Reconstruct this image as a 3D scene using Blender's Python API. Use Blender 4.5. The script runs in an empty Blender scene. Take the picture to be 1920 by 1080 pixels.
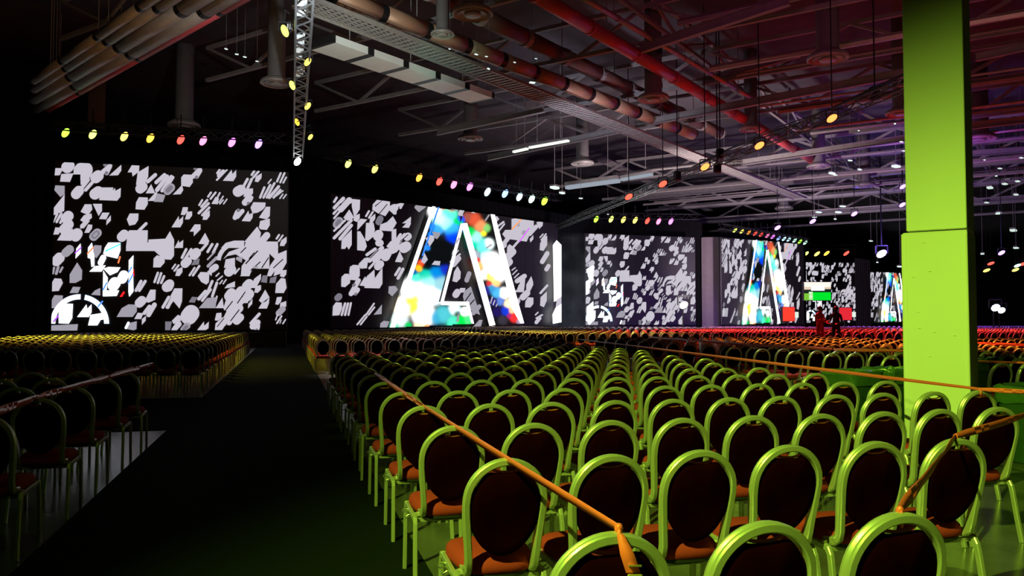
import bpy, bmesh, math, random
from mathutils import Vector, Matrix
random.seed(7)
PI = math.pi
S = bpy.context.scene
COL = S.collection
# ---------------------------------------------------------------- camera
F = 1500.0; HC = 1.53; PITCH = math.atan(57/1500)
cd = bpy.data.cameras.new('camera'); cam = bpy.data.objects.new('camera', cd); COL.objects.link(cam)
cam.location = (0, 0, HC); cam.rotation_euler = (PI/2 + PITCH, 0, 0)
cd.sensor_width = 36; cd.lens = 36*F/1920; cd.clip_end = 600; cd.clip_start = 0.05
S.camera = cam
CA, SA = math.cos(PITCH), math.sin(PITCH)
def ray(px, py):
    dx, dy = px-960, 540-py
    return Vector((dx, F*CA - dy*SA, F*SA + dy*CA))
def at_z(px, py, z):
    d = ray(px, py); return Vector((0, 0, HC)) + d*((z-HC)/d.z)
def at_y(px, py, y):
    d = ray(px, py); return Vector((0, 0, HC)) + d*(y/d.y)
def proj(p):
    x, y, z = p[0], p[1], p[2]-HC
    fw = y*CA + z*SA; up = -y*SA + z*CA
    if fw < .05: return None
    return 960 + F*x/fw, 540 - F*up/fw
# ---------------------------------------------------------------- world, exposure
S.view_settings.view_transform = 'Standard'; S.view_settings.look = 'None'
S.view_settings.exposure = 0; S.view_settings.gamma = 1; S.view_settings.use_curve_mapping = False
W = bpy.data.worlds.new('dark_hall'); S.world = W; W.use_nodes = True
W.node_tree.nodes['Background'].inputs[0].default_value = (.35, .3, .5, 1)
W.node_tree.nodes['Background'].inputs[1].default_value = .0015
# ---------------------------------------------------------------- stage lamps lighting the hall, then added roof fills
def lamp(name, kind, loc, target, color, power, size=60, blend=.6, soft=.08):
    l = bpy.data.lights.new(name, kind); l.color = color; l.energy = power; l.shadow_soft_size = soft
    if kind == 'SPOT': l.spot_size = math.radians(size); l.spot_blend = blend
    o = bpy.data.objects.new(name, l); COL.objects.link(o); o.location = loc
    o.rotation_euler = (Vector(target)-Vector(loc)).to_track_quat('-Z', 'Y').to_euler()
    return o
LG = (.55, 1.0, .06)
lamp('green_wash_light', 'SPOT', (-4.6, -2.6, 7.6), (3.2, 5.5, 0), LG, 7800, 50, .8, .07)
lamp('green_pillar_light', 'SPOT', (-4.0, -4.0, 5.0), (4.9, 9.0, 1.1), LG, 1500, 21, 1.0, .08)
lamp('green_row_light', 'SPOT', (2.2, 13.5, 9.5), (2.4, 12.5, 0), (.58, 1.0, .04), 2600, 64, .9, .15)
lamp('green_spill_light', 'SPOT', (-2.0, 1.0, 9.0), (-5.0, 8.0, 0), (.45, 1.0, .05), 60, 90, 1.0, .3)
lamp('yellow_left_light', 'SPOT', (-16.5, 24, 10), (-13.0, 25, 0), (1.0, .88, .05), 9500, 80, 1.0, .15)
lamp('amber_mid_light', 'SPOT', (2, 34, 10), (1.5, 35, 0), (1.0, .74, .08), 7000, 84, .9, .2)
lamp('white_row_light', 'SPOT', (-3.6, 29, 9.6), (-3.4, 22.7, 0), (1.0, .90, .92), 7000, 24, .7, .15)
lamp('white_seat_light', 'SPOT', (4.2, 21, 9.0), (5.5, 14.3, 0), (1.0, .8, .75), 2600, 16, .8, .1)
lamp('orange_right_light', 'SPOT', (9.5, 20, 9), (11, 21, 0), (1.0, .20, .02), 6500, 84, .9, .2)
lamp('orange_corner_light', 'SPOT', (14, 16, 8), (13, 19, 0), (1.0, .30, .03), 3000, 84, .9, .2)
lamp('red_back_light', 'SPOT', (13, 40, 10), (14, 39, 0), (1.0, .03, .03), 24000, 112, .9, .2)
lamp('red_far_light', 'SPOT', (26, 42, 10), (27, 42, 0), (1.0, .04, .03), 20000, 110, .9, .2)
lamp('magenta_far_light', 'SPOT', (20, 56, 10), (20, 57, 0), (.8, .04, .5), 9000, 115, .9, .2)
lamp('violet_far_light', 'SPOT', (34, 66, 11), (32, 66, 0), (.28, .06, 1.0), 16000, 130, .9, .2)
lamp('violet_back_light', 'SPOT', (19, 70, 11), (18, 70, 0), (.30, .06, 1.0), 7000, 120, .9, .2)
# added unseen spots that brighten the roof steel and ducts
lamp('roof_warm_fill', 'SPOT', (1, 12, 7.5), (2, 20, 14), (1.0, .50, .30), 200, 120, .9, .5)
lamp('roof_left_fill', 'SPOT', (-9, 16, 6.5), (-15, 30, 13), (1.0, .58, .28), 750, 95, .9, .4)
lamp('roof_red_fill', 'SPOT', (1.2, 13, 9), (3.2, 17.5, 12.6), (1.0, .04, .05), 230, 60, .9, .1)
lamp('roof_magenta_fill', 'SPOT', (4.5, 20, 10), (8, 27, 12.8), (1.0, .05, .55), 260, 80, .9, .2)
lamp('roof_cyan_fill', 'SPOT', (-3.2, 24, 7.5), (-2.6, 29, 11), (.15, 1.0, .65), 420, 26, .9, .2)  # this and the pale spot are added for screen light on the duct
lamp('roof_pale_fill', 'SPOT', (-3, 20, 6.5), (-4.6, 27, 11), (.95, 1.0, .72), 1100, 42, .9, .3)
lamp('roof_rose_fill', 'SPOT', (14, 24, 7.5), (16, 33, 14), (1.0, .40, .40), 300, 125, .9, .5)
lamp('roof_grey_fill', 'SPOT', (9, 46, 5), (14, 64, 13), (.95, .80, .86), 11000, 135, .9, .5)
lamp('roof_far_fill', 'SPOT', (22, 68, 5), (29, 92, 13), (.9, .72, .85), 7500, 130, .9, .5)
lamp('roof_blue_grey_fill', 'SPOT', (2, 34, 6), (5, 44, 14), (.75, .78, 1.0), 3500, 70, 1.0, .5)
lamp('roof_violet_fill', 'SPOT', (24, 44, 7), (28, 60, 13), (.35, .12, 1.0), 2800, 120, .9, .5)
lamp('roof_violet_near_fill', 'SPOT', (10.5, 18, 9), (13.0, 22, 14), (.30, .08, 1.0), 120, 60, .9, .5)
lamp('drape_haze_fill', 'SPOT', (5.5, 62, 1.5), (4.5, 74, 5), (.6, .8, 1.0), 3500, 70, 1.0, .5)  # added spot that brightens the haze and the drape
# ---------------------------------------------------------------- materials
def new_mat(name):
    m = bpy.data.materials.new(name); m.use_nodes = True
    return m, m.node_tree.nodes, m.node_tree.links, m.node_tree.nodes['Principled BSDF']
def mat(name, col, rough=.6, metal=0.0, var=.12, scale=20, bump=0.0, spec=.5, detail=3):
    m, N, L, b = new_mat(name)
    b.inputs['Roughness'].default_value = rough; b.inputs['Metallic'].default_value = metal
    b.inputs['Specular IOR Level'].default_value = spec
    t = N.new('ShaderNodeTexCoord'); n = N.new('ShaderNodeTexNoise'); n.inputs['Scale'].default_value = scale
    n.inputs['Detail'].default_value = detail
    L.new(t.outputs['Object'], n.inputs['Vector'])
    r = N.new('ShaderNodeMix'); r.data_type = 'RGBA'
    r.inputs['A'].default_value = (*[c*(1-var) for c in col], 1); r.inputs['B'].default_value = (*[min(1, c*(1+var)) for c in col], 1)
    L.new(n.outputs['Fac'], r.inputs['Factor']); L.new(r.outputs['Result'], b.inputs['Base Color'])
    if bump:
        bp = N.new('ShaderNodeBump'); bp.inputs['Strength'].default_value = bump; bp.inputs['Distance'].default_value = .004
        L.new(n.outputs['Fac'], bp.inputs['Height']); L.new(bp.outputs['Normal'], b.inputs['Normal'])
    return m
EM = {}
def emis(col, strength):
    k = (tuple(round(c, 3) for c in col), strength)
    if k not in EM:
        m = bpy.data.materials.new('lit_lens'); m.use_nodes = True; N = m.node_tree.nodes
        N.clear(); e = N.new('ShaderNodeEmission'); o = N.new('ShaderNodeOutputMaterial')
        e.inputs[0].default_value = (*col, 1); e.inputs[1].default_value = strength
        m.node_tree.links.new(e.outputs[0], o.inputs[0]); EM[k] = m
    return EM[k]
M_FRAME = mat('champagne_metal', (.62, .60, .52), .34, .55, .06, 40)
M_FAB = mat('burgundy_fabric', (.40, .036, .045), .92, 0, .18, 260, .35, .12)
M_BACK = mat('shaded_burgundy_back', (.011, .0008, .0006), 1.0, 0, .2, 200, .2, .0)  # rear fabric darkened in its colour for the shade on chair backs
M_TRIM = mat('handhold_trim', (.55, .12, .05), .6, 0, .1, 60)
M_SHELL = mat('black_seat_shell', (.02, .02, .02), .6, 0, .1, 60)
M_BLACK = mat('black_metal', (.015, .015, .016), .45, .3, .2, 12)
M_DRAPE = mat('black_drape', (.006, .006, .007), .95, 0, .3, 3, .3, .05)
M_GREYD = mat('grey_drape', (.17, .14, .155), .95, 0, .12, 2, .3, .05)
M_ALU = mat('aluminium_truss', (.42, .42, .43), .4, .8, .1, 14)
M_STEEL = mat('painted_roof_steel', (.28, .26, .25), .6, .2, .25, 3)
M_DUCT = mat('galvanised_duct', (.40, .37, .34), .5, .3, .2, 4)
M_PALE = mat('pale_duct_panel', (.75, .76, .74), .4, .1, .1, 3)
M_REDP = mat('red_sprinkler_pipe', (.55, .09, .11), .5, .1, .12, 5)
M_DECK = mat('roof_deck', (.085, .075, .08), .85, .1, .35, 1.2, .4, .2)
M_TAPE = mat('orange_barrier_tape', (1.0, .15, .10), .35, 0, .1, 30)
M_BIN = mat('dark_green_bin', (.03, .08, .03), .5, 0, .15, 8)
M_BAG = mat('green_bin_liner', (.05, .12, .04), .3, 0, .3, 30, .6)
M_SKIN = mat('skin', (.45, .25, .18), .6)
M_PILLAR = mat('pillar_paint', (.80, .80, .76), .55, 0, .035, 2.2, .12, .4)
M_PSIDE = mat('pillar_shadow_face', (.55, .5, .46), .6, 0, .05, 2.2)
def floor_mat():
    m, N, L, b = new_mat('polished_concrete')
    t = N.new('ShaderNodeTexCoord'); n = N.new('ShaderNodeTexNoise'); n.inputs['Scale'].default_value = 1.7; n.inputs['Detail'].default_value = 8
    L.new(t.outputs['Object'], n.inputs['Vector'])
    r = N.new('ShaderNodeValToRGB'); r.color_ramp.elements[0].position = .3; r.color_ramp.elements[0].color = (.07, .07, .064, 1)
    r.color_ramp.elements[1].position = .72; r.color_ramp.elements[1].color = (.17, .165, .15, 1)
    L.new(n.outputs['Fac'], r.inputs['Fac']); L.new(r.outputs['Color'], b.inputs['Base Color'])
    b.inputs['Roughness'].default_value = .24
    bp = N.new('ShaderNodeBump'); bp.inputs['Strength'].default_value = .15; bp.inputs['Distance'].default_value = .01
    L.new(n.outputs['Fac'], bp.inputs['Height']); L.new(bp.outputs['Normal'], b.inputs['Normal'])
    return m
M_FLOOR = floor_mat()
M_CARPET = mat('dark_aisle_carpet', (.008, .010, .008), .95, 0, .35, 90, .5, .05)
# ---------------------------------------------------------------- mesh helpers
def mesh_obj(name, verts, faces, material, parent=None, smooth=False, link=True, mats=None, mi=None):
    me = bpy.data.meshes.new(name); me.from_pydata([tuple(v) for v in verts], [], faces)
    for m in (mats or [material]): me.materials.append(m)
    if mi: me.polygons.foreach_set('material_index', mi)
    if smooth: me.polygons.foreach_set('use_smooth', [True]*len(me.polygons))
    me.update()
    o = bpy.data.objects.new(name, me)
    if link: COL.objects.link(o)
    if parent: o.parent = parent
    return o
def tag(o, label=None, cat=None, group=None, kind=None):
    if label: o['label'] = label
    if cat: o['category'] = cat
    if group: o['group'] = group
    if kind: o['kind'] = kind
    return o
def empty(name, loc=(0, 0, 0), rz=0):
    o = bpy.data.objects.new(name, None); o.empty_display_size = .1
    o.location = loc; o.rotation_euler = (0, 0, rz); COL.objects.link(o); return o
class MB:
    def __init__(s): s.v = []; s.f = []
    def add(s, v, f):
        k = len(s.v); s.v += [Vector(p) for p in v]; s.f += [tuple(i+k for i in q) for q in f]; return s
    def box(s, c, d, rz=0, bev=0):
        x, y, z = [a/2 for a in d]; cr, sr = math.cos(rz), math.sin(rz)
        if bev:
            b = min(bev, x*.9, y*.9, z*.9); ring = []
            pts = [(-x+b, -y), (x-b, -y), (x, -y+b), (x, y-b), (x-b, y), (-x+b, y), (-x, y-b), (-x, -y+b)]
            pin = [(px*(x-b)/x, py*(y-b)/y) for px, py in pts]
            vs = [(p[0], p[1], -z) for p in pin]+[(p[0], p[1], -z+b) for p in pts]+[(p[0], p[1], z-b) for p in pts]+[(p[0], p[1], z) for p in pin]
            fs = [tuple(range(7, -1, -1)), tuple(range(24, 32))]
            for k in range(3):
                for i in range(8): j = (i+1) % 8; fs.append((k*8+i, k*8+j, k*8+8+j, k*8+8+i))
        else:
            vs = [(i, j, k) for k in (-z, z) for i, j in ((-x, -y), (x, -y), (x, y), (-x, y))]
            fs = [(3, 2, 1, 0), (4, 5, 6, 7), (0, 1, 5, 4), (1, 2, 6, 5), (2, 3, 7, 6), (3, 0, 4, 7)]
        return s.add([(c[0]+a*cr-b_*sr, c[1]+a*sr+b_*cr, c[2]+e) for a, b_, e in vs], fs)
    def sweep(s, path, prof, up=(0, 0, 1), closed=False, caps=True):
        path = [Vector(p) for p in path]; n = len(path); m = len(prof); vs = []
        side = None
        for i, p in enumerate(path):
            a = path[i-1] if (i > 0 or closed) else path[i]; b = path[(i+1) % n] if (i < n-1 or closed) else path[i]
            t = (b-a).normalized()
            if callable(up): u = Vector(up(i))
            else: u = Vector(up)
            r = t.cross(u)
            if r.length < 1e-4: r = t.cross(Vector((0, 1, .01)))
            r.normalize(); w = r.cross(t)
            for q in prof: vs.append(p + r*q[0] + w*q[1])
        fs = []
        for i in range(n if closed else n-1):
            for j in range(m):
                a = i*m+j; b = i*m+(j+1) % m; c = ((i+1) % n)*m+(j+1) % m; d = ((i+1) % n)*m+j
                fs.append((a, b, c, d))
        if caps and not closed: fs += [tuple(range(m-1, -1, -1)), tuple((n-1)*m+j for j in range(m))]
        return s.add(vs, fs)
    def bar(s, a, b, w, h=None, up=(0, 0, 1)):
        h = h or w; return s.sweep([a, b], [(-w/2, -h/2), (w/2, -h/2), (w/2, h/2), (-w/2, h/2)], up)
    def tube(s, path, r, n=8, up=(0, 0, 1)):
        return s.sweep(path if isinstance(path, list) else list(path), [(r*math.cos(2*PI*k/n), r*math.sin(2*PI*k/n)) for k in range(n)], up)
    def lathe(s, c, prof, n=20, M=None):
        vs = []; m = len(prof)
        for r, z in prof:
            for k in range(n):
                v = Vector((r*math.cos(2*PI*k/n), r*math.sin(2*PI*k/n), z))
                if M is not None: v = M @ v
                vs.append(v+Vector(c))
        fs = [(i*n+k, i*n+(k+1) % n, (i+1)*n+(k+1) % n, (i+1)*n+k) for i in range(m-1) for k in range(n)]
        fs += [tuple(range(n-1, -1, -1)), tuple((m-1)*n+k for k in range(n))]
        return s.add(vs, fs)
    def build(s, name, material, parent=None, smooth=False, link=True):
        return mesh_obj(name, s.v, s.f, material, parent, smooth, link)
def prof_rect(w, h, b):
    return [(-w/2+b, -h/2), (w/2-b, -h/2), (w/2, -h/2+b), (w/2, h/2-b), (w/2-b, h/2), (-w/2+b, h/2), (-w/2, h/2-b), (-w/2, -h/2+b)]
# ---------------------------------------------------------------- setting: floor, carpet, roof, walls
RH = Vector((.968, .251, 0)); CH = Vector((-.269, .963, 0))   # along a row / towards the stage
P0 = Vector((.26, 2.42, 0))
def uv(u, v, z=0): return P0 + RH*u + CH*v + Vector((0, 0, z))
mb = MB(); mb.add([(-70, -8, 0), (110, -8, 0), (110, 190, 0), (-70, 190, 0)], [(0, 1, 2, 3)])
tag(mb.build('floor', M_FLOOR), kind='structure')
def carpet(name, q):
    top = [uv(a, b, .012) for a, b in q]; n = len(q)
    mb = MB(); mb.add(top+[p-Vector((0, 0, .012)) for p in top], [tuple(range(n))]+[(i, i+n, (i+1) % n+n, (i+1) % n) for i in range(n)])
    return tag(mb.build(name, M_CARPET), kind='structure')
carpet('trim_1', [(-2.48, -6), (-.02, -6), (-.12, 12.6), (-.12, 45), (-2.48, 45), (-2.48, 14.2), (-13, 14.2), (-13, 9.6), (-2.48, 9.6)])
carpet('trim_2', [(2.6, -2.2), (9, -2.2), (9, 3.0), (5.6, 3.0), (5.6, 1.9), (4.4, .7), (3.4, -.35), (2.6, -.5)])
carpet('trim_3', [(5.35, 4.6), (7.7, 6.4), (8.7, 26), (7.3, 26), (6.9, 20.4)])
mb = MB(); mb.add([(-70, -8, 16.5), (110, -8, 16.5), (110, 190, 16.5), (-70, 190, 16.5)], [(3, 2, 1, 0)])
tag(mb.build('ceiling', M_DECK), kind='structure')
def wall(name, a, b, z0, z1, m, pleat=0.0, step=.5, kind='structure'):
    a = Vector((a[0], a[1], 0)); b = Vector((b[0], b[1], 0)); L = (b-a).length; n = max(1, int(L/step)) if pleat else 1
    t = (b-a)/L; nn = Vector((t.y, -t.x, 0)); vs = []
    for k in range(n+1):
        p = a + t*(L*k/n) + nn*(pleat if k % 2 else 0)
        vs += [p+Vector((0, 0, z0)), p+Vector((0, 0, z1))]
    fs = [(2*k, 2*k+2, 2*k+3, 2*k+1) for k in range(n)]
    return tag(mesh_obj(name, vs, fs, m), kind=kind)
wall('wall_back', (-70, 170), (110, 170), 0, 16.5, M_DRAPE)
wall('wall_left', (-52, -8), (-52, 170), 0, 16.5, M_DRAPE)
wall('wall_right', (108, 170), (108, -8), 0, 16.5, M_DRAPE)
# ---------------------------------------------------------------- LED screens
# the printed design of a screen is written down in close-up tile coordinates (scale 6.354) and laid onto the panel
TS = 6.354
TA, TB, TC, TD = (90, 295), (310, 295), (90, 455), (310, 455)
TE, TF, TG, TH = (615, 355), (835, 365), (615, 455), (835, 455)
G = (.58, .55, .63); GD = (.20, .19, .23); GM = (.36, .34, .40); K0 = (0, 0, 0); WH = (2.2, 2.3, 2.5)
def kp(t, x1, y1, x2, y2, r, c=G):   # capsule: a disc stretched from one point to another
    if (x1, y1) == (x2, y2): x2 += .1
    a = math.atan2(y2-y1, x2-x1); n = 5 if r < 30 else 9; pts = []
    for k in range(n+1):
        b = a+PI/2+PI*k/n; pts.append((x1+r*math.cos(b), y1+r*math.sin(b)))
    for k in range(n+1):
        b = a-PI/2+PI*k/n; pts.append((x2+r*math.cos(b), y2+r*math.sin(b)))
    return ([(t[0]+x/TS, t[1]+y/TS) for x, y in pts], c)
def pg(t, pts, c=G): return ([(t[0]+x/TS, t[1]+y/TS) for x, y in pts], c)
def parse(t, txt):
    out = []
    for line in txt.strip().split(';'):
        w = line.split()
        if not w: continue
        c = G
        if w[-1] in ('d', 'm', 'w', 'k', 'r'):
            c = {'d': GD, 'm': GM, 'w': WH, 'k': K0, 'r': (1.6, .02, .03)}[w[-1]]; w = w[:-1]
        n = [float(x) for x in w[1:]]
        if w[0] == 'K': out.append(kp(t, *n, c))
        else: out.append(pg(t, list(zip(n[0::2], n[1::2])), c))
    return out
SH1 = parse(TA, '''P 50 215 90 130 185 130 140 215;K 230 120 250 100 70;P 145 290 160 200 320 190 280 295;K 410 170 430 150 105;P 300 205 388 205 388 330 250 330 k;
P 390 180 530 180 470 300 390 330;K 400 370 480 270 22;K 450 390 530 300 20;K 335 440 370 400 60;K 570 245 600 220 65;K 640 190 740 100 28;K 700 190 740 110 25;K 680 90 690 80 22 d;K 695 190 700 185 20 d;
P 730 218 875 75 875 160 835 215;K 560 440 600 410 65;P 610 510 645 360 780 360 750 515;P 750 515 770 400 800 365 805 400 870 365 865 470 825 518;P 50 390 90 335 200 340 200 440 150 475 m;
P 45 600 200 440 195 640 45 690;K 60 770 110 680 15;K 105 770 160 670 15;K 150 780 195 690 15;K 215 730 245 700 62;K 190 860 250 800 58;P 40 920 90 835 160 840 130 920;P 110 990 180 880 300 850 280 995;K 330 940 350 910 65;
P 390 650 440 560 520 560 530 620 480 690;P 385 750 430 690 520 670 525 720 450 790;P 385 850 385 810 450 740 500 760 430 845;P 535 555 645 555 645 640 605 700;P 610 735 650 660 735 660 695 740;P 695 810 700 750 750 690 750 755;
P 435 900 480 800 530 805 525 850 490 900;K 545 945 590 900 52 m;K 552 938 583 908 34 d;K 555 935 580 910 18 m;P 950 180 1000 90 1090 100 1085 170 1010 230 1000 180;P 1050 330 1070 180 1200 95 1195 230 1150 330;K 1100 375 1130 350 58;P 1165 430 1230 320 1280 430;
K 1190 290 1280 210 22;K 1290 300 1390 210 22;K 1300 390 1420 230 25;K 1360 400 1470 230 20;K 1420 350 1490 240 18;K 1425 400 1465 360 50 m;K 1425 400 1465 360 26 d;
P 1045 620 1050 540 1085 475 1190 480 1190 560 1150 625;P 1190 520 1300 400 1300 500 1260 520;P 1260 530 1300 430 1400 450 1370 535 m;P 940 740 975 670 1080 670 1075 750 1040 800 970 815;K 880 950 910 920 58;
P 930 1080 950 900 970 870 1190 870 1185 1080;K 1080 880 1170 790 18;P 1190 1080 1200 980 1400 970 1455 880 1505 1000 1500 1080''')
SH1 += parse(TB, '''P 190 340 190 240 220 205 325 210 330 300 290 355;K 330 230 410 140 28;K 375 235 420 160 22;K 355 135 360 130 20 d;K 370 240 375 235 18 d;P 90 445 200 330 215 390 185 440;K 620 190 650 140 14;K 640 220 690 170 25;K 615 270 735 145 12;P 685 280 790 150 800 200 845 150 845 230 810 285;
K 510 470 545 420 12;K 540 495 600 420 12;P 550 555 600 470 640 490 625 560;K 600 520 650 425 10;K 640 540 690 465 8;K 650 555 690 510 8;K 695 555 735 500 8;K 405 570 440 510 12;K 430 590 500 510 14;K 400 665 515 550 16;K 440 690 525 600 14;
P 445 745 455 680 530 630 530 700 495 745;P 185 685 210 595 270 595 265 650 230 690;P 235 740 260 650 320 645 320 695 285 740;P 75 835 160 700 165 750 215 700 210 780 180 835;P 290 885 350 800 420 800 420 860 340 940 340 885;
P 0 1080 0 980 55 885 105 980 105 1080;P 110 1080 160 985 165 1020 215 985 210 1080;P 395 1030 475 900 525 1000 500 1040;K 865 410 900 390 62;K 930 350 980 260 16;K 980 370 1030 260 16;P 930 470 960 380 1045 370 1045 430 1000 480;K 950 540 1000 480 38;K 1010 520 1030 480 20;K 985 550 990 545 16 d;
K 1030 210 1060 165 14;K 1050 240 1110 170 14;P 1065 290 1080 230 1150 190 1145 250 1105 297;K 1330 290 1375 190 12;K 1370 300 1420 190 12;K 1405 305 1440 240 10;K 1225 310 1262 265 8;K 1130 480 1180 360 14;K 1170 480 1250 330 14;K 1210 480 1300 310 14;K 1240 480 1350 350 18;
K 1290 480 1370 390 14;K 1320 460 1400 400 9;K 1365 490 1400 440 8;K 1405 490 1440 445 8;P 1015 600 1050 535 1195 540 1190 590 1160 625 1100 660 1040 670;P 1115 720 1200 590 1250 590 1245 700 1210 740;P 1115 840 1130 760 1245 730 1245 810 1210 865 1140 860;
K 830 720 860 650 28;K 860 710 920 640 25;K 868 635 870 630 20 d;P 910 760 990 635 1000 680 1045 660 1040 720 1010 765;P 940 1010 1095 825 1140 900 1120 1010;K 1150 1000 1210 930 40;K 1325 970 1355 925 12;P 1365 1055 1380 990 1445 945 1445 1010 1415 1058;K 1350 1000 1400 930 10;
P 665 1080 720 1020 820 993 940 993 940 1080;P 940 1080 960 1000 1340 1005 1345 1080''')
SH1 += parse(TC, '''K 100 220 140 180 62;K 215 120 260 80 52 m;K 60 365 75 300 14 m;K 100 370 125 290 16 m;K 145 350 175 295 12 m;P 260 480 260 380 350 235 410 330 405 440 330 480 m;P 30 580 35 470 80 425 160 430 180 480 130 575;P 260 600 300 525 390 530 360 600 m;P 30 780 35 680 80 625 180 630 175 700 100 780 m;
P 530 150 530 60 560 30 640 35 635 110 580 185 m;P 515 620 560 570 625 540 625 630 m;P 820 885 880 780 960 735 1060 740 1060 820 1010 885 m;K 1090 720 1120 690 55;P 1150 700 1220 560 1285 560 1280 680 1200 715;K 1200 860 1270 740 28;K 1150 840 1210 760 22;P 1030 910 1070 835 1140 840 1110 910;P 1120 980 1120 910 1170 870 1165 930;
K 1050 570 1110 460 18;K 1090 570 1160 460 18;K 1270 470 1310 360 14;K 1310 480 1350 365 14;K 1350 480 1385 400 14;P 1255 295 1260 190 1300 150 1395 180 1390 240 1340 295;K 1415 530 1445 500 58;K 1370 770 1440 650 18;K 1420 770 1500 660 18;P 930 100 940 0 1500 0 1500 160 1470 200 1360 180 1270 100;
P 925 1025 960 960 1060 935 1055 1030 1020 1075 m;P 20 1075 30 985 360 970 350 1070 m;P 475 180 480 60 525 0 540 80 530 200 w;P 510 200 540 100 555 160 555 280 520 290 w;P 495 345 560 280 690 270 640 345 w;P 660 130 680 60 720 0 865 0 865 90 830 190 700 160 w;K 630 240 660 180 35 w;
P 660 310 720 290 865 295 830 350 740 390 w;P 655 635 660 330 715 420 700 570 w;K 780 510 800 480 68 w;K 885 430 905 390 58 w;P 655 640 700 570 850 570 820 635 w;P 960 590 965 210 1020 150 1015 300 1020 580 970 645 w;P 330 190 340 70 390 10 395 120 w;
P 130 960 130 800 180 725 300 730 290 900 250 965 w;P 350 885 460 735 470 790 520 735 520 830 490 885 w;P 480 985 510 860 700 830 690 910 630 920 590 985 w;P 855 645 900 580 920 590 885 645 r;P 1000 400 1025 310 1030 400 r;K 930 1015 960 955 14 w''')
def arc(t, cx, cy, r0, r1, a0, a1, c, n=14):
    return [([(t[0]+(cx+r*math.cos(a))/TS, t[1]+(cy-r*math.sin(a))/TS) for r, a in
              ((r0, a0+(a1-a0)*k/n), (r1, a0+(a1-a0)*k/n), (r1, a0+(a1-a0)*(k+1)/n), (r0, a0+(a1-a0)*(k+1)/n))], c) for k in range(n)]
SH1 += arc(TC, 380, 965, 290, 350, 0, PI*.44, (1.2, 1.6, 2.0)) + arc(TC, 380, 965, 290, 350, PI*.49, PI, (1.5, 1.7, 2.2))
for q in ((330, 120, 395, 60), (475, 130, 540, 60), (690, 100, 860, 20), (960, 480, 1015, 380), (1000, 290, 965, 350), (660, 560, 700, 480), (70, 940, 125, 870), (600, 760, 650, 700), (860, 170, 840, 240)):
    SH1.append(kp(TC, q[0], q[1], q[2], q[3], 9, random.choice([(.1, .35, 1.3), (1.5, .3, .1), (.5, .1, 1.0), (.1, 1.0, 1.2)])))
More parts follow.
